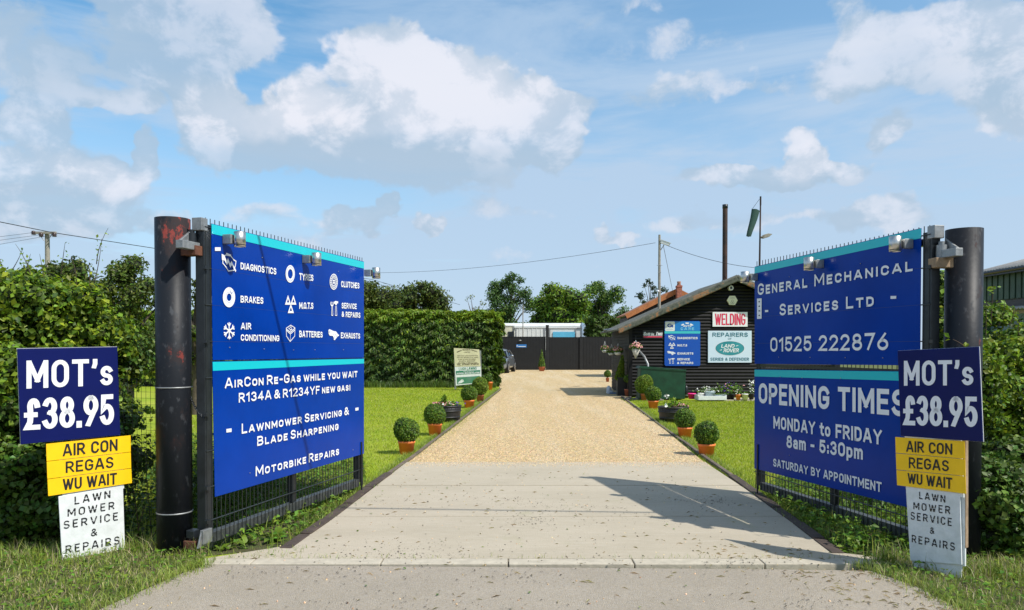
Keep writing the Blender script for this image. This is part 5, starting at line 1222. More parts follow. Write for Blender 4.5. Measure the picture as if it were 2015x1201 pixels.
# half barrels
def barrel(px, yb, wpx, hpx, lab, flowers, tall):
    b = g(px, yb, PZ); k = b.y / F; w = wpx * k / 2; h = hpx * k; r = thing('half_barrel_planter', lab, 'planter', b, 'black half barrel planters')
    mb = MB(); mb.lathe(b, [(0, 0), (w * .86, 0), (w * .93, h * .35), (w * .985, h * .7), (w, h), (w * .93, h), (w * .91, h * .90), (0, h * .90)], 36); mb.build('tub', M['bpot'], r)
    for f, rr_ in ((.30, .925), (.68, .985), (.96, 1.0)): mb = MB(); mb.lathe(b, [(w * rr_, h * (f - .05)), (w * (rr_ + .025), h * (f - .045)), (w * (rr_ + .025), h * (f + .035)), (w * rr_, h * (f + .04))], 36); mb.build('hoop', M['bpot'], r)
    for i in range(22):
        a = 2 * math.pi * i / 22; mb = MB(); mb.tube([b + Vector((math.cos(a) * w * .865, math.sin(a) * w * .865, .01)), b + Vector((math.cos(a) * w * .995, math.sin(a) * w * .995, h * .93))], .006, 4); mb.build('stave_joint', M['rubber'], r)
    mb = MB(); mb.lathe(b + Vector((0, 0, h * .91)), [(0, .03), (w * .5, .02), (w * .9, 0)], 24); mb.build('soil', M['soil'], r)
    n = 80; P = np.array(b) + np.stack([rng.normal(0, w * .42, n), rng.normal(0, w * .42, n), np.full(n, h) + rng.uniform(0, .07, n)], 1)
    v, t = leaf_arrays(P, rdir(n) * .5 + [0, 0, .8], .085, .5, .4, .8); o = build_tris('leaves', [(v, t, 0)], [LM['weed']], r)
    n = 26; P = np.array(b) + np.stack([rng.uniform(-w * .2, w * .2, n) + tall * w * .25, rng.normal(0, w * .2, n), h + rng.uniform(.02, .17, n)], 1); v, t = leaf_arrays(P, rdir(n), .12, .45, .1, .8, axis=[.2, 0, .9]); build_tris('leaves', [(v, t, 0)], [LM['conify']], r)
    for m_, q, dx in flowers:
        n = q; P = np.array(b) + np.stack([rng.normal(dx * w, w * .22, n), rng.normal(-.2 * w, w * .3, n), h + rng.uniform(.01, .07, n)], 1); v, t = leaf_arrays(P, rdir(n) + [0, -.5, .8], .045, .9, .3, .6); build_tris('flowers', [(v, t, 0)], [LM[m_]], r)
barrel(879.2, 829.5, 57, 32, 'black half barrel of bedding flowers on the left lawn', [('petal', 40, -.5), ('petalw', 22, .1), ('petal', 14, .3), ('petalp', 14, .7)], -.6)
barrel(1325, 830.5, 59, 30.5, 'black half barrel with a tall white flower on the right lawn', [('petal', 26, .5), ('petalw', 8, -.4)], .0)
b = g(1313, 803, 0); k = b.y / F; r_ = [o for o in scene.objects if o.name.startswith('half_barrel_planter')][-1]
bb = Vector(r_.location) + Vector((-.14, 0, .27)); mb = MB(); mb.tube([bb, bb + Vector((.01, 0, .14)), bb + Vector((-.01, 0, .26))], .006, 5); o = mb.build('flower_stem', M['greyleaf'], r_)
P = np.array(bb) + np.array([0, 0, .26]) + rng.normal(0, .022, (16, 3)); v, t = leaf_arrays(P, rdir(16), .05, .8); build_tris('white_flower', [(v, t, 0)], [LM['petalw']], r_)

# things along the workshop front
b = g(1307, 784, 0); gb = thing('oil_tank_cover', 'leaning dark green metal box against the workshop front', 'box', (b.x, b.y, 0)); Yb = 21.7
c4 = [AT(1258, 784, Yb), AT(1348, 786, Yb), AT(1350, 729, Yb), AT(1261, 722, Yb)]
for p in c4[:2]: p.z = 0
mb = MB(); mb.prism(c4, Vector((0, .55, 0))); mb.build('tank_side', M['greenbox'], gb, bevel=.02); mb = MB(); mb.prism([AT(1257, 725, Yb - .02), AT(1351, 731, Yb - .02), AT(1351, 728, Yb - .02), AT(1260, 720.5, Yb - .02)], Vector((0, .6, 0))); mb.build('tank_lid', M['greenbox'], gb)
r = thing('vent_pipe', 'bent grey pipe rising behind the green metal box', 'pipe', AT(1275, 722, 22.3)); mb = MB(); mb.tube([AT(1275.5, 735, 22.3), AT(1275, 717, 22.3), AT(1268, 702, 22.5), AT(1258, 691, 22.8)], .032, 10); mb.build('pipe', M['galv'], r); mb = MB(); mb.tube([AT(1275.4, 728, 22.3), AT(1275.3, 726, 22.3)], .042, 10); mb.build('pipe_collar', M['galv'], r)
# paving slabs and tray of pots
def at_y(px, py, z=0): return G(px, py, z)
pv = bpy.data.objects.new('paving_strip', None); COL.objects.link(pv); pv['kind'] = 'structure'
for i in range(6):
    x0 = wx(1352) + i * .46; mb = MB(); mb.box((x0 + .22, 21.6, -.02 + rng.uniform(-.004, .004)), (.215, .42, .035)); mb.build('paving_slab', M['concrete_l'], pv, bevel=.006)
def smallpot(name, lab, px, yb, wpx, hpx, m, grp=None, plant=None, Yz=21.5, z0=.02, prof=.75):
    X = (px - CX) / F * Yz; k = Yz / F; b = Vector((X, Yz, z0)); r = thing(name, lab, 'flower pot', b, grp); pot(r, b, wpx * k, hpx * k, m, prof)
    if plant:
        for (m_, n, sz, sp, hh) in plant:
            P = np.array(b) + np.stack([rng.normal(0, sp * wpx * k * .5, n), rng.normal(0, sp * wpx * k * .35, n), hpx * k + rng.uniform(0, hh * k, n)], 1); v, t = leaf_arrays(P, rdir(n) + [0, -.4, .5], sz, .6, .2, .8); build_tris('flowers' if 'petal' in m_ else 'leaves', [(v, t, 0)], [LM[m_]], r)
    return r
ppk = mat('pale_blue_plastic', (.42, .52, .56), .5); wpot = mat('white_plastic_pot', (.72, .72, .68), .5)
smallpot('flower_pot', 'empty bright pink pot beside the white tray', 1361.5, 786, 15.5, 11, M['pink'])
tz = thing('planter_tray', 'low white wooden tray holding pale pots below the boards', 'tray', (wx(1398, 21.3), 21.3, .02)); k = 21.3 / F
x0, x1 = wx(1371.5, 21.2), wx(1426, 21.2)
for nm, c, h in (('tray_front', ((x0 + x1) / 2, 21.02, .055 + .02), ((x1 - x0) / 2, .012, .055)), ('tray_back', ((x0 + x1) / 2, 21.48, .075), ((x1 - x0) / 2, .012, .055)), ('tray_side', (x0, 21.25, .09), (.014, .22, .07)), ('tray_side', (x1, 21.25, .09), (.014, .22, .07)), ('tray_base', ((x0 + x1) / 2, 21.25, .045), ((x1 - x0) / 2, .22, .012))):
    mb = MB(); mb.box(c, h); mb.build(nm, M['board'], tz, bevel=.004)
smallpot('flower_pot', 'pale pot with white flowers on the left of the tray', 1379.5, 779, 12, 10, wpot, None, [('weed', 20, .06, .8, 6)], 21.25, .06)
smallpot('flower_pot', 'large pale blue pot full of white flowers on the tray', 1397, 779, 21, 13, ppk, None, [('weed', 60, .06, 1.0, 8), ('petalw', 60, .05, 1.0, 10)], 21.28, .06)
smallpot('flower_pot', 'shallow pale blue bowl of leaves at the right of the tray', 1413.5, 779, 15, 6.5, ppk, None, [('weed', 30, .05, .9, 4), ('ivy', 20, .05, .8, 3)], 21.2, .06)
smallpot('flower_pot', 'black basket brimming with purple and pink flowers beside the workshop', 1436, 789, 22, 10, M['bpot'], None, [('ivy', 110, .08, 1.0, 22), ('box', 60, .08, 1.2, 15), ('petalp', 34, .06, .9, 26), ('petal', 16, .055, .9, 24)], 21.4)
smallpot('flower_pot', 'clay pot in the flowers left of the white pot', 1453, 789, 10, 10, M['terracotta'], None, [('weed', 60, .07, 1.1, 18), ('petalw', 12, .05, .9, 16)], 21.2)
smallpot('flower_pot', 'white pot standing right of the clay pot', 1466.5, 790, 13, 11.5, wpot, None, [('weed', 12, .06, .8, 4)], 21.2)
smallpot('flower_pot', 'black pot of tall white flowers at the gate edge', 1479, 788, 11, 12, M['bpot'], None, [('ivy', 30, .07, .7, 20), ('petalw', 26, .07, .5, 26)], 21.3)
r = thing('helmet_shaped_lamp', 'small dark rounded lantern beside the green metal box', 'lantern', (wx(1350.5, 22.2), 22.2, 0)); k = 22.2 / F; mb = MB(); mb.lathe((wx(1350.5, 22.2), 22.2, 0), [(0, 0), (4 * k, 0), (4 * k, 14 * k), (3.5 * k, 20 * k), (2 * k, 24 * k), (0, 25 * k)], 16); mb.build('lantern_body', M['frame'], r); mb = MB(); mb.lathe((wx(1350.5, 22.2), 22.2, 5 * k), [(4.1 * k, 0), (4.1 * k, 1.5 * k)], 16); mb.build('lantern_ring', M['galv'], r)

# hanging baskets
def basket(px, ytop, ybot, wpx, Y, lab, cone, lf, fl):
    c = AT(px, (ytop + ybot) / 2, Y); k = Y / F; X = c.x; zt = H + (686 - ytop) * k; zb_ = H + (686 - ybot) * k; w = wpx * k / 2
    r = thing('hanging_basket', lab, 'hanging basket', (X, Y, zt), 'hanging baskets under the workshop eaves')
    mb = MB()
    prof = [(0, zb_ - zt), (w * .15, zb_ - zt), (w, 0), (w * .93, 0), (0, -.03)] if cone else [(0, zb_ - zt), (w * .6, zb_ - zt), (w * .9, (zb_ - zt) * .5), (w, 0), (w * .92, 0), (0, -.02)]
    mb.lathe((X, Y, zt), prof, 20); mb.build('basket', cone_m if cone else M['board'], r)
    hk = zt + 17 * k
    for a in (90, 210, 330): mb = MB(); mb.tube([(X + w * .9 * math.cos(R(a)), Y + w * .9 * math.sin(R(a)), zt), (X, Y, hk)], .005, 4); mb.build('hanger_wire', M['board'], r)
    mb = MB(); mb.tube([(X, Y, hk), (X, Y, hk + .14)], .007, 5); mb.build('hook', M['frame'], r)
    n = 300; d = rdir(n); P = np.array([X, Y, zt + .06]) + d * np.array([w * 1.55, w * 1.3, w * 1.05]) * rng.uniform(.4, 1, (n, 1)); v, t = leaf_arrays(P, d, .065, .6); build_tris('leaves', [(v, t, 0)], [LM[lf]], r)
    n = fl; d = rdir(n); d[:, 1] = -abs(d[:, 1]); d[:, 2] = abs(d[:, 2]); P = np.array([X, Y, zt + .05]) + d * np.array([w * 1.4, w * 1.3, w * 1.15]); v, t = leaf_arrays(P, d, .06, .85); build_tris('flowers', [(v, t, 0)], [LM['petal']], r)
cone_m = mat('pale_wicker', (.50, .46, .40), .85, var=.3, vscale=40, bump=.6)
basket(1251, 687, 706, 17.5, 22.45, 'cone shaped basket with pink flowers at the workshop front corner', True, 'weed', 60)
basket(1216, 693, 699, 15.5, 23.8, 'basket with pale pink flowers, second from the workshop front corner', False, 'weed', 26)
basket(1203, 694.5, 699.5, 13, 25.6, 'basket with trailing leaves, third from the workshop front corner', False, 'weed', 16)
basket(1190, 689, 694, 12, 28.5, 'farthest red flowered basket along the workshop eaves', False, 'weed', 30)
r = thing('eaves_bracket', 'pale horizontal bracket sticking out below the workshop eaves', 'bracket', AT(1200, 649, 26)); mb = MB(); mb.tube([AT(1189, 650, 26), AT(1213, 648, 25)], .035, 8); mb.build('arm', M['galv'], r); mb = MB(); mb.tube([AT(1190, 650, 26), AT(1188, 654, 26)], .03, 8); mb.build('hook_end', M['galv'], r)
# box planter with a feathery conifer, bag
b = Vector((wx(1223, 23.6), 23.6, -.012)); k = 23.6 / F; r = thing('tall_planter', 'tall dark box planter with a feathery golden conifer', 'potted plant', b); mb = MB(); mb.prism([b + Vector((-9 * k, -9 * k, 0)), b + Vector((9 * k, -9 * k, 0)), b + Vector((9 * k, 9 * k, 0)), b + Vector((-9 * k, 9 * k, 0))], Vector((0, 0, 34 * k))); mb.build('planter_box', M['bpot'], r, bevel=.01)
mb = MB(); mb.box(b + Vector((0, 0, 34.5 * k)), (9.6 * k, 9.6 * k, .02)); mb.build('planter_rim', M['bpot'], r)
bl = [(b + Vector((-(1 - t) * 3 * k + t * 1.5 * k, 0, (36 + t * 36) * k)), ((10 - 7 * t) * k, (9 - 6 * t) * k, 7 * k)) for t in np.linspace(0, 1, 6)]
foliage('foliage', bl, 1800, .10, [LM['conify'], M_darkbox], r, aspect=.16, amp=.2, axis=[0, 0, 1], coref=.7)
for px_, Y_ in ((1212.5, 24.6), (1215.5, 24.2)):
    pass
b = g(1200, 775, -.012); r = thing('plastic_bag', 'crumpled white plastic bag beside the tall planter', 'bag', b); k = b.y / F; mb = MB(); mb.ico(b + Vector((-2 * k, 0, 8 * k)), (4.5 * k, 4 * k, 8 * k), 0, 3, .16, 3); mb.ico(b + Vector((0, 0, 3 * k)), (6.5 * k, 4 * k, 4 * k), 0, 3, .16, 5); mb.build('bag', mat('white_plastic', (.66, .70, .76), .4, bump=.3), r, fix=False); mb = MB(); mb.box(b + Vector((5 * k, -.05, 1.5 * k)), (6.5 * k, .05, 1.2 * k)); mb.build('bag_flap', mat('blue_plastic', (.12, .2, .35), .5), r)
# small rubble round the workshop corner
P = scatter([(3.2, 21.6), (4.2, 21.2), (4.6, 22.3), (3.4, 22.9)], 120); v, t = stones(P, .05, -.02); o = build_tris('rubble', [(v, t, 0)], [mat('grey_stone', (.2, .18, .15), .9, island=.8)]); o['kind'] = 'stuff'; tag(o, 'broken grey stones at the foot of the workshop corner', 'rubble')

# lawn company sign in front of the hedge
YB = 26.6; PB = Plane((0, YB, 0), R(90), 1)
r = thing('garden_sign_board', 'two tier cream and green notice board standing against the hedge', 'sign', ((917 - CX) / F * YB, YB, 0))
f1 = slab(PB, [(895, 722), (945.5, 721), (943, 688), (893, 685)], 0, .02, 'cream_board', mat('cream_board', (.60, .56, .36), .6, var=.1, vscale=6), r)
f2 = slab(PB, [(897, 759), (947.5, 754), (946, 721.5), (895, 722.5)], 0, .02, 'white_board', M['board'], r)
slab(PB, [(894.5, 766), (897.5, 766), (896, 690), (893, 688)], -.02, .04, 'sign_leg', M['galv'], r); slab(PB, [(945, 764), (948, 764), (946.5, 690), (943.5, 690)], -.02, .04, 'sign_leg', M['galv'], r)
brn = mat('dark_brown_print', (.09, .06, .03), .6); grn = mat('sign_green', (.01, .18, .10), .5)
ptext(PB, 'TEL: 07860 378931'.replace('L:', 'L.'), 899, 719.5, 942, 718.5, 3.6, 3.6, f1, brn, off=.003, weight=.2)
for s, a, b_, y, h in (('ON SITE & WORKSHOP', 903, 935, 712, 2.2), ('WELDING, FABRICATION'.replace(',', ''), 901, 939, 715.6, 2.2), ('PLANT & FARM MACHINERY', 902, 937, 708.3, 2.0), ('CAR & MOT REPAIRS TO ALL MAKES', 899, 941, 704.8, 1.8), ('SERVICING AND DIAGNOSTICS', 900, 940, 701.4, 1.8), ('LIMITED', 913, 925, 694.5, 2.0)):
    ptext(PB, s, a, y, b_, y - .4, h, h, f1, brn, off=.003, weight=.16)
for i, (s, a0) in enumerate((('GENERAL', 897), ('MECHANICAL', 910), ('SERVICES', 928))):
    e_ = {0: (899, 694.5, 909, 690.5), 1: (910, 690, 926, 689.6), 2: (927.5, 690, 939, 693.5)}[i]; ptext(PB, s, e_[0], e_[1], e_[2], e_[3], 2.4, 2.4, f1, brn, off=.003, weight=.16)
slab(PB, [(898, 738), (945, 735.5), (945, 728.5), (897, 730.5)], .003, .003, 'green_band', grn, f2)
slab(PB, [(899.5, 756.5), (945, 753), (944, 740), (898.5, 743)], .003, .003, 'picture_panel', mat('lawn_picture', (.02, .20, .09), .5, col2=(.10, .22, .16), vscale=3), f2)
picon(PB, Shapes().poly([(0, 0), (.5, .1), (.9, .5), (.5, .8), (.2, .5)]).ring(.6, .7, .1, .2), 901, 746, 915, 755, f2, [M['board']], off=.005)
italic2 = lambda s, xl, yb, xr, hh, m_: ptext(PB, s, xl, yb, xr, yb - .5, hh, hh, f2, m_, off=.005, weight=.14, gap=.1)
ptext(PB, 'LUSH LAWNS', 903, 729, 938, 727.5, 5.5, 5.5, f2, grn, off=.003, weight=.14); ptext(PB, 'SPECIALISTS IN', 912, 732.6, 932, 731.8, 1.6, 1.6, f2, M['white'], off=.005); ptext(PB, 'ARTIFICIAL GRASS INSTALLATIONS'.replace('GRASS', 'GRASS'), 899, 737.2, 944, 734.9, 3.2, 3.2, f2, M['white'], off=.005, weight=.15)

# ================================================================== POWER LINES
r = thing('power_pole', 'wooden electricity pole with crossarm rising above the left hedge', 'pole', ((95.5 - CX) / F * 30, 30, 0)); Y = 30; X = (95.5 - CX) / F * Y; zt = H + (686 - 457) / F * Y
mb = MB(); mb.tube([(X, Y, 0), (X, Y, zt)], [.11, .085], 12); mb.build('pole', M['greywood'], r)
mb = MB(); mb.box((X + .02, Y - .12, zt - .06), (.40, .045, .045)); mb.build('crossarm', M['greywood'], r, bevel=.005)
for sx in (-1, 1): mb = MB(); mb.tube([(X + sx * .26, Y - .1, zt - .1), (X + sx * .06, Y - .1, zt - .38)], .014, 6); mb.build('arm_brace', M['galv'], r)
ins = mat('brown_insulator', (.05, .03, .025), .3)
INS = []
for px_, py_ in ((66, 458), (81, 462), (107, 462)):
    p = AT(px_, py_, Y - .15); INS.append(p); mb = MB(); mb.lathe((p.x, p.y, p.z - .08), [(0, 0), (.07, .0), (.09, .03), (.06, .05), (.10, .08), (.06, .10), (.08, .13), (0, .16)], 14); mb.tube([(p.x, p.y, p.z), (X, Y - .12, zt - .06)], .012, 5); mb.build('insulator', ins, r)
def cable(pts, rad, lab, sag=0, n=14, grp='overhead cables'):
    pts = [Vector(p) for p in pts]; o = []; 
    for a, b in zip(pts, pts[1:]):
        for i in range(n): f = i / n; p = a.lerp(b, f); p.z -= sag * 4 * f * (1 - f); o.append(p)
    o.append(pts[-1]); mb = MB(); mb.tube(o, rad, 6); k = mb.build('cable', M['wire'], None); return tag(k, lab, 'cable', grp)
cable([AT(-900, 250, 16), AT(0, 437, 26), AT(104, 458, 29.8), AT(395, 503, 38), AT(731, 550, 50), AT(905, 600, 62)], .016, 'thick black overhead cable running from the power pole far behind the hedge')
for i, (a, b) in enumerate((((0, 466), 0), ((0, 473), 1), ((0, 481), 2))): cable([AT(-700, a[1] + 60, 18), AT(a[0], a[1], 27), INS[b]], .006, ['highest', 'middle', 'lowest'][i] + ' of the three thin wires left of the power pole', 0)
cable([AT(400, 520, 42), AT(725, 537, 36), AT(1290, 478, 24.4)], .006, 'thin wire crossing the sky to the camera pole', .25)
cable([AT(1300, 478, 24.4), AT(1484, 527, 23.6)], .007, 'short wire from camera pole to the workshop roof', .12)
cable([AT(1305, 482, 24.35), AT(1328, 595, 37)], .008, 'thin wire dropping from camera pole towards the brick chimney', .0)

A_ = PL.at(*PL.px(507, 461)) + SUN * 2.5; B__ = PL.at(*PL.px(612, 922)) + SUN * 5.0; dd = (B__ - A_)
cable([A_ - dd * 6, B__ + dd * 6], .017, 'overhead telephone line crossing high above the drive', 0)
# ================================================================== HEDGES
def hedge_thing(name, label, cat, loc): return thing(name, label, cat, loc)
def B(px, py, Y, r): 
    p = AT(px, py, Y); return (tuple(p), r)
# near left hedge
r = thing('mixed_hedge', 'overgrown leafy hedge behind the left price board', 'hedge', (-4.6, 6.4, 0))
def clumps(n, px0, px1, top, bot, Y0, Y1, r0, r1, seed, layers=2):
    """many uneven leaf clumps filling a hedge between picture bearings px0..px1; top(px) is its ragged crest"""
    q = random.Random(seed); o = []
    for i in range(n):
        px = q.uniform(px0, px1); t = top(px); py = t + (bot - t) * q.random() ** 1.15; Y = q.uniform(Y0, Y1) + (py < t + 60) * .25
        rr = q.uniform(r0, r1) * (.75 if py < t + 50 else 1); p = AT(px, py, Y); p.z -= rr * .5; o.append((tuple(p), (rr * q.uniform(.9, 1.4), rr, rr * q.uniform(.6, 1.0))))
    return o
crest = lambda x: np.interp(x, [-300, 0, 60, 120, 170, 215, 240], [500, 545, 520, 560, 545, 590, 640]) + 14 * math.sin(x * .09)
bl = clumps(95, -260, 225, crest, 780, 6.0, 7.3, .16, .34, 3)
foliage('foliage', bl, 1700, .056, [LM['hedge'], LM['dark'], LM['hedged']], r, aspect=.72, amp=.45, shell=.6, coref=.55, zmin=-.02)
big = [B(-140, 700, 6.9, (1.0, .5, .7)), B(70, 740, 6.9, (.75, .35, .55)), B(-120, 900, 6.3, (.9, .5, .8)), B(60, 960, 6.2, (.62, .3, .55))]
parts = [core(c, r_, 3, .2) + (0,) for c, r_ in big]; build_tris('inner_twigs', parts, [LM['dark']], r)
bl = clumps(70, -200, 232, lambda x: 760, 1090, 5.6, 6.1, .13, .26, 4) + [B(215, 800, 6.5, (.16, .2, .24)), B(250, 700, 7.3, (.22, .25, .25))]
bl = [b for b in bl if not (b[0][1] < 5.75 and b[0][0] > -3.45)]
foliage('ivy_foliage', bl, 1800, .048, [LM['ivy'], LM['dark'], LM['hedged']], r, aspect=.85, amp=.4, shell=.55, coref=.6, zmin=-.02)
def shoots(parent, lst, leaf, size=.035, dens=26):
    mb = MB(); P = []; 
    for x0, y0, x1, y1, Y in lst:
        a = AT(x0, y0, Y); b = AT(x1, y1, Y - .05); c = (a + b) / 2 + Vector((rng.uniform(-.05, .05), 0, 0)); pts = [a.lerp(c, t).lerp(c.lerp(b, t), t) for t in np.linspace(0, 1, 7)]
        mb.tube(pts, [.005 - .0006 * i for i in range(7)], 5); L_ = (b - a).length
        for i in range(max(8, int(dens * L_))): t = rng.random(); q = a.lerp(c, t).lerp(c.lerp(b, t), t); P.append(np.array(q) + rng.normal(0, .022, 3))
    mb.build('shoot', M['greyleaf'], parent); P = np.array(P); v, t = leaf_arrays(P, rdir(len(P)), size, .6); build_tris('shoot_leaves', [(v, t, 0)], [leaf], parent)
shoots(r, [(15, 545, 45, 490, 6.9), (60, 540, 30, 480, 6.9), (50, 545, 60, 500, 7), (185, 560, 200, 470, 7.2), (190, 520, 213, 449, 7.2), (120, 540, 128, 478, 7), (0, 560, 0, 510, 6.8), (90, 560, 78, 500, 7), (175, 590, 175, 520, 6.8), (230, 600, 250, 560, 7.2), (150, 560, 140, 505, 7), (20, 560, -10, 500, 6.9)], LM['hedge'])
shoots(r, [(232, 850, 262, 790, 6.3), (235, 770, 262, 720, 6.4), (250, 980, 300, 890, 6.0), (268, 1080, 300, 960, 5.7), (275, 1070, 262, 950, 5.7), (300, 1080, 285, 900, 5.9), (240, 900, 262, 860, 6.2), (298, 1060, 330, 1000, 5.45), (235, 1000, 262, 900, 5.9)], LM['hedged'], .04, 50)
# dark hawthorn trees further left
def tree(name, lab, px, Y, ytop, hw, blobs, leaf, size, dens, grp=None, trunk=.12, coref=.55, amp=.4, ybase=None, sub=None, shell=.6):
    X = (px - CX) / F * Y; k = Y / F; zt = H + (686 - ytop) * k; W_ = hw * k
    r = thing(name, lab, 'tree', (X, Y, 0), grp); mb = MB(); zc = zt * .55
    mb.tube([(X, Y, -.05), (X + .03, Y, zc * .5), (X - .02, Y, zc), (X + .02, Y, zt * .8)], [trunk, trunk * .8, trunk * .55, trunk * .15], 8); mb.build('trunk', M['bark'], r)
    bl = []; mb = MB()
    for (bx, bz, br) in blobs:
        c = (X + bx * W_, Y + rng.uniform(-.4, .4) * W_, bz * zt); bl.append((c, (br * W_, br * W_ * .9, br * W_ * .8)))
        mb.tube([(X, Y, max(.3, min(zc, bz * zt * .6))), ((X + c[0]) / 2, (Y + c[1]) / 2, c[2] * .85), c], [trunk * .4, trunk * .25, trunk * .06], 5)
    mb.build('limbs', M['bark'], r)
    foliage('crown', bl, dens, size, [leaf, LM['dark']] + ([sub] if sub else []), r, amp=amp, shell=shell, coref=coref, rand=.9); return r
def rb(n, seed, spread=.75, zlo=.35, zhi=.95, br=(.28, .42), shape=lambda z: 1):
    q = random.Random(seed); o = []
    for i in range(n):
        z = zlo + (zhi - zlo) * (i + .5) / n; w = shape((z - zlo) / (zhi - zlo)); o.append((q.uniform(-spread, spread) * w, z, q.uniform(*br) * (.6 + .4 * w)))
    return o
dome = lambda t: math.sqrt(max(.05, 1 - (t * .95) ** 2))
round_ = lambda t: math.sqrt(max(.08, 1 - (2 * t - 1) ** 2))
tree('hawthorn_tree', 'dark hawthorn rising behind the left hedge beside the power pole', 140, 15, 486, 100, rb(30, 1, .9, .35, .9, (.26, .36), dome), LM['haw'], .085, 330, 'hawthorn trees behind the hedges', sub=LM['hedged'])
tree('hawthorn_tree', 'dark hawthorn just left of the flaking round post', 250, 14, 478, 92, rb(30, 2, .9, .32, .9, (.28, .38), dome), LM['haw'], .075, 420, 'hawthorn trees behind the hedges', sub=LM['hedged'])
tree('hawthorn_tree', 'dark hawthorn at the far left edge behind the hedge', -10, 14, 525, 70, rb(12, 3, .8, .35, .9, (.34, .45), dome), LM['haw'], .08, 330, 'hawthorn trees behind the hedges')
tree('hawthorn_tree', 'hawthorn crown peeping between flaking post and left gate', 385, 17, 525, 60, rb(14, 4, .8, .32, .9, (.3, .42), dome), LM['haw'], .08, 300, 'hawthorn trees behind the hedges')
tree('hawthorn_tree', 'wide dark hawthorn above the conifer hedge right of the left gate', 735, 40, 552, 95, rb(26, 5, .9, .45, .92, (.30, .42), dome), LM['haw'], .17, 90, 'hawthorn trees behind the hedges')
tree('hawthorn_tree', 'spreading hawthorn over the middle of the conifer hedge', 828, 39, 552, 70, rb(24, 6, .9, .42, .93, (.30, .42), dome), LM['haw'], .16, 95, 'hawthorn trees behind the hedges', sub=LM['hedged'])
tree('thin_tree', 'thin wispy tree over the right part of the conifer hedge', 932, 48, 574, 40, rb(14, 7, .8, .45, .95, (.16, .26), dome), LM['haw'], .14, 34, coref=0, amp=.6)
tree('ash_tree', 'tall airy tree with visible limbs behind the hedge end', 1006, 75, 538, 52, rb(38, 8, .88, .36, .96, (.22, .32), round_), LM['ash'], .22, 55, None, .16, coref=.3, amp=.5)
tree('chestnut_tree', 'broad round bright green chestnut behind the trailers', 1108, 68, 558, 76, rb(26, 9, .72, .25, .90, (.32, .42), lambda t: math.sqrt(max(.1, 1 - (t * 1.0 - .1) ** 2))), LM['chest'], .30, 46, None, .2, coref=.7, amp=.3)
tree('ash_tree', 'tall loose tree right of the chestnut', 1182, 82, 548, 56, rb(34, 10, .85, .28, .93, (.26, .38), round_), LM['ash'], .24, 46, None, .16, coref=.35, amp=.45, sub=LM['chest'])
tree('eucalyptus_tree', 'blue green open tree behind the orange bargeboards', 1280, 60, 545, 30, rb(13, 11, .8, .62, .97, (.20, .34), round_), LM['euc'], .20, 60, None, .12, coref=.4, amp=.5)
tree('yellow_green_tree', 'low bright tree between chestnut and barn', 1205, 62, 612, 34, rb(10, 12, .8, .4, .9, (.3, .4), dome), LM['chest'], .2, 60, None, .1)
# dark conifer hedge behind far gate (right)
def box_hedge(name, lab, x0, x1, y0, y1, h, n, size, mats, wave=.12, seed=0, faces='fxrt', zj=.10):
    r = thing(name, lab, 'hedge', ((x0 + x1) / 2, y0, 0)); P = []; Q = []; L_ = x1 - x0; D = y1 - y0
    def wv(a, b): return wave * (.5 * np.sin(a * 1.1 + 1.7 * np.sin(b * 1.9 + seed)) + .6 * np.sin(b * 9 + 2.2 * np.sin(a * 2.7 + seed)) * np.sin(a * 3.7 + 2 * np.sin(b * 4)) + .5 * np.sin(a * 7.3 + 3 * np.sin(b * 6.1)) + .5 * np.sin(b * 17 + 3 * np.sin(a * 5)))
    a = n
    u = rng.random(a) * L_ + x0; z = rng.random(a) * h; dep = rng.random(a) ** 1.5 * .5; P.append(np.stack([u, y0 - wv(u, z) + dep, z + wv(u, u * .3) * .5 * (z / h)], 1)); Q.append(np.tile([0, -1, .25], (a, 1)))
    b = int(n * D / h * .8); u = rng.random(b) * L_ + x0; v = rng.random(b) * D + y0; P.append(np.stack([u, v, h + wv(u, v) * .7 - rng.random(b) ** 2 * .2], 1)); Q.append(np.tile([0, -.1, 1], (b, 1)))
    c = int(n * D / L_ * 1.5); v = rng.random(c) * D + y0; z = rng.random(c) * h
    for xx, s in ((x1, 1), (x0, -1)): P.append(np.stack([xx + s * (wv(v, z) * 1.4 - rng.random(c) ** 2 * .3 + .1), v, z], 1)); Q.append(np.tile([s, -.1, .2], (c, 1)))
    P = np.concatenate(P); Q = np.concatenate(Q).astype(float)
    mb = MB(); mb.box(((x0 + x1) / 2, (y0 + y1) / 2, h / 2 - .1), (L_ / 2 - .25, D / 2 - .22, h / 2 - .12)); cv = np.array(mb.v); cf = np.array([[f[0], f[1], f[2]] for f in mb.f] + [[f[0], f[2], f[3]] for f in mb.f])
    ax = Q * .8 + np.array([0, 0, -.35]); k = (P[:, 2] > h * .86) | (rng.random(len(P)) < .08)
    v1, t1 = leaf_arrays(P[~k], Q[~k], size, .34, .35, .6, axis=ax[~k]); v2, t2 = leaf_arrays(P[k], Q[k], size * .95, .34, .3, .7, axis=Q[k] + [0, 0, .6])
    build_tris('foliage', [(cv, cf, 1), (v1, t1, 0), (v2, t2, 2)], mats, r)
    mb = MB(); q = random.Random(seed)
    for i in range(int(L_ / .9)): x = x0 + .4 + i * .9; mb.tube([(x, (y0 + y1) / 2 - .4, 0), (x + q.uniform(-.1, .1), (y0 + y1) / 2, h * .7)], .05, 6)
    mb.build('stems', M['bark'], r); return r
hx1 = (972 - CX) / F * 29.6
box_hedge('conifer_hedge', 'long clipped conifer hedge across the far end of the left lawn', -19, hx1, 29.3, 31.6, H + (686 - 614) / F * 29.3, 62000, .17, [LM['conif'], LM['dark'], LM['conify']], .13, 1.3)
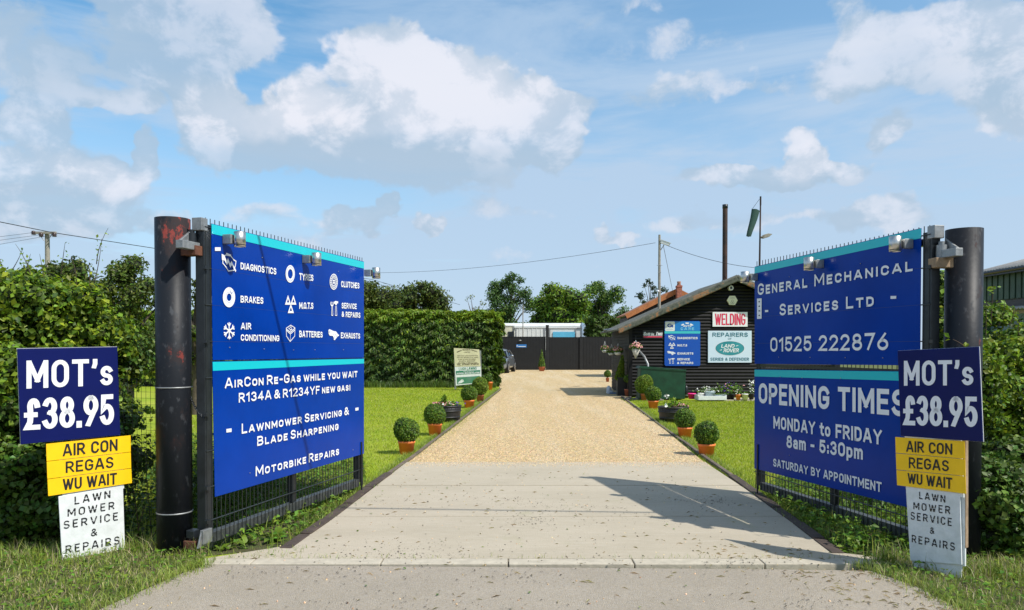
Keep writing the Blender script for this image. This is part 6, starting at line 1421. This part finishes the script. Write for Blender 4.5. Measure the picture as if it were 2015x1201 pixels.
box_hedge('conifer_hedge', 'dark conifer screen beyond the yard gates beside the barn', (1168 - CX) / F * 55, (1262 - CX) / F * 55, 55, 57.5, H + (686 - 626) / F * 55, 7000, .26, [LM['hedged'], LM['dark'], LM['conif']], .2, 2.1)
# right hand hedge
r = thing('mixed_hedge', 'sunlit overgrown hedge at the right edge behind the right price board', 'hedge', (3.9, 5.9, 0))
crR = lambda x: np.interp(x, [1900, 1940, 1960, 1985, 2060, 2300], [680, 600, 590, 640, 625, 560]) + 10 * math.sin(x * .11)
bl = clumps(75, 1925, 2260, crR, 900, 6.5, 7.6, .13, .28, 11) + [B(1925, 760, 6.5, (.2, .25, .4))]
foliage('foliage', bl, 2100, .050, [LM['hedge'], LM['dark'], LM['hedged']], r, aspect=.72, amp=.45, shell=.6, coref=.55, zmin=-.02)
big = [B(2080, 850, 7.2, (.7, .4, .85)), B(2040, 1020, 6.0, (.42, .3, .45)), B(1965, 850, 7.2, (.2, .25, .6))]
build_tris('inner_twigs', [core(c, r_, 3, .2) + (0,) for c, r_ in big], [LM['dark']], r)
bl = clumps(60, 1930, 2150, lambda x: 860, 1130, 5.2, 5.7, .10, .2, 12); bl = [b for b in bl if not (b[0][1] < 5.2 and b[0][0] < 3.15)]
foliage('ivy_foliage', bl, 1900, .046, [LM['ivy'], LM['dark'], LM['hedged']], r, aspect=.85, amp=.4, shell=.55, coref=.6, zmin=-.02)
shoots(r, [(1950, 640, 1955, 560, 6.8), (1940, 660, 1940, 590, 6.8), (1965, 640, 1975, 590, 6.7), (1900, 690, 1875, 668, 5.2), (1985, 640, 1992, 600, 6.6), (2005, 660, 2012, 620, 6.6), (1925, 700, 1905, 672, 5.6)], LM['hedge'], .045, 60)
r = thing('ivy', 'climbing ivy between the right gate and its round post', 'climbing plant', (3.35, 6.2, 0))
bl = [B(1848, 560 + 40 * i, 6.0 + .1 * (i % 2), (.075, .09, .11)) for i in range(9)]; foliage('foliage', bl, 2600, .05, [LM['ivy'], LM['dark'], LM['hedge']], r, amp=.3, coref=.4, aspect=.8)
shoots(r, [(1845, 560, 1842, 500, 6.1), (1850, 640, 1846, 520, 6.1)], LM['hedged'], .04, 60)
# weeds below the gates
def weeds(nm, lab, poly, n, size, leafs, h, dock=0):
    P2_ = scatter(poly, n); n = len(P2_); P = np.stack([P2_[:, 0], P2_[:, 1], LZ + rng.random(n) ** 1.3 * h], 1); parts = []
    v, t = leaf_arrays(P, rdir(n) * .6 + [0, 0, .9], size, .55, .4, .6); parts.append((v, t, 0))
    b2 = scatter(poly, n // 2); v, t = blades(np.stack([b2[:, 0], b2[:, 1], np.full(len(b2), LZ)], 1), h * 1.1, .006, .6); parts.append((v, t, 1))
    o = build_tris(nm, parts, leafs); o['kind'] = 'stuff'; return tag(o, lab, 'weeds')
gp = lambda *a: [tuple(g(x, y, LZ)[:2]) for x, y in a]
weeds('weeds', 'leafy green weeds growing beneath the left gate', gp((385, 1090), (560, 1078), (640, 1022), (720, 960), (716, 905), (600, 925), (420, 960), (380, 1000)), 5200, .055, [LM['weed'], LM['verge']], .12)
weeds('weeds', 'bright weeds beneath and behind the right gate', gp((1505, 982), (1570, 1025), (1655, 1092), (1790, 1100), (1800, 1010), (1700, 960), (1560, 930)), 7500, .055, [LM['weed'], LM['verge']], .13)
weeds('weeds', 'dark leafy growth in the shade behind the left gate', gp((330, 1060), (420, 1050), (570, 960), (590, 915), (400, 905), (300, 930)), 6500, .07, [LM['hedged'], LM['weed']], .42)
weeds('weeds', 'low green plants along the left hedge foot behind the wire fence', gp((240, 1085), (330, 1085), (330, 930), (250, 925)), 2600, .06, [LM['ivy'], LM['verge']], .30)
def dock(px, py, n, L_, seed, lab):
    b = g(px, py, LZ); r = thing('dock_plant', lab, 'plant', b, 'broad leaved dock plants'); q = random.Random(seed)
    for i in range(n):
        a = q.uniform(0, 6.28); tl = q.uniform(.35, 1.1); L2 = L_ * q.uniform(.6, 1.1); d = Vector((math.cos(a) * math.cos(tl), math.sin(a) * math.cos(tl), math.sin(tl))); s = d.cross(Vector((0, 0, 1))).normalized(); mb = MB(); vs = []
        for k_ in range(6): t = k_ / 5; w_ = L2 * .17 * math.sin(math.pi * min(1, .12 + t * .88)) * (1 + .15 * (k_ % 2)); c = b + d * L2 * t + Vector((0, 0, -.35 * L2 * t * t)); vs += [c + s * w_ + Vector((0, 0, w_ * .3)), c, c - s * w_ + Vector((0, 0, w_ * .3))]
        mb.add(vs, [(3 * k_ + j, 3 * k_ + j + 1, 3 * k_ + j + 4, 3 * k_ + j + 3) for k_ in range(5) for j in range(2)], 0, True); mb.build('leaf', LM['weed'], r, fix=False)
dock(540, 1065, 16, .17, 1, 'large serrated dock plant beside the drive edging under the left gate'); dock(485, 1072, 11, .13, 2, 'smaller dock plant, left of the serrated one under the left gate'); dock(436, 1085, 9, .11, 3, 'lowest dock plant at the hinge foot of the left gate'); dock(1735, 1085, 9, .10, 4, 'small dock plant beneath the right gate near its price board'); dock(318, 1090, 8, .10, 5, 'dock plant at the foot of the flaking round post')

# ================================================================== GRASS
vl = [(-6, 2.85), (-2.55, 3.3), (-2.32, 4.1), (-2.2, 4.6), (-2.12, 4.95), tuple(g(405, 1108)[:2]), tuple(g(398, 1090)[:2]), (-2.3, 5.6), (-3.2, 5.9), (-6, 5.9)]
vr = [(2.30, 5.05), (2.47, 4.6), (2.50, 4.2), (2.62, 3.8), (3.0, 3.0), (6, 2.7), (6, 6), (3.2, 5.8), (2.75, 5.35)]
for nm, poly in (('verge', vl), ('verge', vr)):
    o = sheet(nm, poly, -.0015, m_soilg); P2_ = scatter(poly, 40000); d = np.hypot(P2_[:, 0], P2_[:, 1]); n = len(P2_); hh = .05
    P = np.stack([P2_[:, 0], P2_[:, 1], np.full(n, -.002)], 1); k = rng.random(n); parts = []
    v, t = blades(P[k < .72], hh, .0045, .9); parts.append((v, t, 0)); v, t = blades(P[k >= .72], hh * .9, .004, 1.6); parts.append((v, t, 1))
    q = scatter(poly, 5200); v, t = leaf_arrays(np.stack([q[:, 0], q[:, 1], rng.random(len(q)) * .07], 1), rdir(len(q)) * .4 + [0, 0, 1], .036, .75, .5, .5); parts.append((v, t, 2))
    o = build_tris('verge_grass', parts, [LM['verge'], LM['straw'], LM['weed']]); o['kind'] = 'stuff'; tag(o, 'rough mixed grass and clover on the ' + ('left' if poly is vl else 'right') + ' verge', 'grass')
tp = []
for x_, y_, n_, sp_ in ((285, 1088, 200, .09), (322, 1088, 120, .07), (60, 1112, 160, .12), (388, 1095, 60, .05), (1925, 1135, 160, .08), (1980, 1140, 240, .16), (1755, 1108, 140, .06), (20, 1100, 160, .2)):
    c = g(x_, y_); tp.append(np.stack([rng.normal(c.x, sp_, n_), rng.normal(c.y + .03, sp_ * .4, n_), np.full(n_, -.01)], 1))
P = np.concatenate(tp); j = rng.random(len(P)) < .25; v, t = blades(P[~j], .12, .006, .8); v2, t2 = blades(P[j], .13, .004, .9); o = build_tris('tall_grass', [(v, t, 0), (v2, t2, 1)], [LM['verge'], LM['straw']]); o['kind'] = 'stuff'; tag(o, 'tall untidy grass round the feet of the price boards and posts', 'grass')
edge = []
for poly, rev in ((vl, 0), (vr, 0)):
    pts = poly[1:6] if poly is vl else poly[0:5]
    for a, b in zip(pts, pts[1:]):
        for i in range(240): t = rng.random(); edge.append((a[0] + (b[0] - a[0]) * t + rng.normal(0, .05), a[1] + (b[1] - a[1]) * t + rng.normal(0, .05), -.004))
P = np.array(edge); v, t = blades(P, .06, .004, 1.5); o = build_tris('verge_grass', [(v, t, 0)], [LM['verge']]); o['kind'] = 'stuff'; tag(o, 'sparse grass tufts creeping over both path edges', 'grass')
eg = []
for pts in ([(600, 1052), (684, 992), (765, 932), (850, 869), (940, 800), (986, 765)], [(1612, 1062), (1528, 1000), (1440, 936), (1345, 868), (1258, 805)]):
    for a, b in zip(pts, pts[1:]):
        A = g(*a); B_ = g(*b)
        for i in range(int((B_ - A).length * 260)): t = rng.random(); p = A.lerp(B_, t); sgn = -1 if pts[0][0] < 1000 else 1; eg.append((p.x + sgn * (.05 + abs(rng.normal(0, .06))) + (rng.random() < .12) * -sgn * .1, p.y, -.02))
P = np.array(eg); v, t = blades(P, .05, .006, 1.3); o = build_tris('edge_grass', [(v, t, 0)], [LM['verge']]); o['kind'] = 'stuff'; tag(o, 'ragged grass leaning over the timber edging of both lawns', 'grass')
# lawn blades, thinning with distance
def lawn_grass(poly, n, lab):
    P2_ = scatter(poly, n); k = rng.random(len(P2_)) < np.clip((8.5 / P2_[:, 1]) ** 1.5, .03, 1); P2_ = P2_[k]; n = len(P2_); s = np.clip(P2_[:, 1] / 10, 1, 2.2)
    P = np.stack([P2_[:, 0], P2_[:, 1], np.full(n, LZ - .002)], 1); j = rng.random(n) < .1
    v, t = blades(P[~j], .030 * s[~j] ** .4, .0042 * s[~j], .8); v2, t2 = blades(P[j], .03, .004 * s[j], 1.4); o = build_tris('lawn_grass', [(v, t, 0), (v2, t2, 1)], [LM['grass'], LM['straw']]); o['kind'] = 'stuff'; return tag(o, lab, 'grass')
ll = [(-2.05, 6.2), (-1.62, 7.2), (-1.45, 8.4), (-1.28, 9.6), (-.98, 13), (-.62, 21), (-.52, 29), (-9, 29), (-6.2, 12), (-3.6, 6.4)]
rl = [(2.75, 6.2), (2.42, 7.2), (2.42, 9.4), (2.72, 12), (3.15, 18), (3.35, 21.3), (7.2, 21.2), (4.4, 9), (4.2, 6.2)]
lawn_grass(ll, 620000, 'short mown grass of the left lawn'); lawn_grass(rl, 420000, 'short mown grass of the right lawn')
q = scatter([(-9, 28.3), (-.6, 28.3), (-.6, 29.6), (-9, 29.6)], 5000); P = np.stack([q[:, 0], q[:, 1], np.full(len(q), LZ)], 1); v, t = blades(P, .24, .02, .8); o = build_tris('long_grass', [(v, t, 0)], [LM['hedged']]); o['kind'] = 'stuff'; tag(o, 'longer grass along the foot of the conifer hedge', 'grass')
# dry cuttings, crumbs and leaf litter on concrete and path
zone = [(-2.1, 4.0), (2.4, 4.0), (2.3, 6.6), (1.9, 9), (-1.2, 9), (-1.8, 6)]
cl = [(rng.uniform(-1.6, 2.0), rng.uniform(4.2, 7.6)) for _ in range(22)]
q = np.concatenate([scatter(zone, 700)] + [np.array(c) + rng.normal(0, 1, (90, 2)) * [rng.uniform(.1, .4), rng.uniform(.05, .25)] for c in cl]); q = q[in_poly(q, zone)]
P = np.stack([q[:, 0], q[:, 1], np.full(len(q), .004)], 1); v1, t1 = leaf_arrays(P, np.tile([0, 0, 1.0], (len(P), 1)), .009 * rng.choice([.6, 1, 1, 1.9], len(P)), .6, 1, .6)
q = scatter(zone, 70); P = np.stack([q[:, 0], q[:, 1], np.full(len(q), .006)], 1); v2, t2 = leaf_arrays(P, np.tile([0, 0, 1.0], (len(P), 1)), .028, .6, 1, .5)
q = np.concatenate([scatter(zone, 260), scatter([(1.5, 5.0), (2.5, 4.9), (2.6, 4.0), (2.1, 4.1)], 240), scatter([(1.3, 5.25), (2.2, 5.15), (2.2, 5.6), (.9, 5.9)], 120)]); n = len(q); P = np.stack([q[:, 0], q[:, 1], np.full(n, .004)], 1); d = rdir(n); d[:, 2] = 0; v3, t3 = leaf_arrays(P, np.tile([0, 0, 1.0], (n, 1)), .055, .06, 1, .05, axis=d)
o = build_tris('leaf_litter', [(v1, t1, 0), (v2, t2, 1), (v3, t3, 2)], [mat('dark_crumb', (.06, .05, .035), .9, island=.8), LM['weed'], LM['straw']]); o['kind'] = 'stuff'; tag(o, 'scattered crumbs, leaves and grass cuttings on the drive and path', 'leaf litter')
q = np.stack([rng.uniform(-2.0, 2.3, 420), ky1 + rng.normal(.012, .012, 420)], 1); q2 = scatter([(-2.05, 5.2), (-1.5, 5.2), (-1.45, 5.5), (-2.1, 5.5)], 150); q = np.concatenate([q[rng.random(420) < .45], q2]); P = np.stack([q[:, 0], q[:, 1], np.full(len(q), 0.0)], 1); v, t = blades(P, .03, .003, 1.3); o = build_tris('joint_grass', [(v, t, 0)], [LM['verge']]); o['kind'] = 'stuff'; tag(o, 'small grass tufts growing in the kerb joint', 'grass')
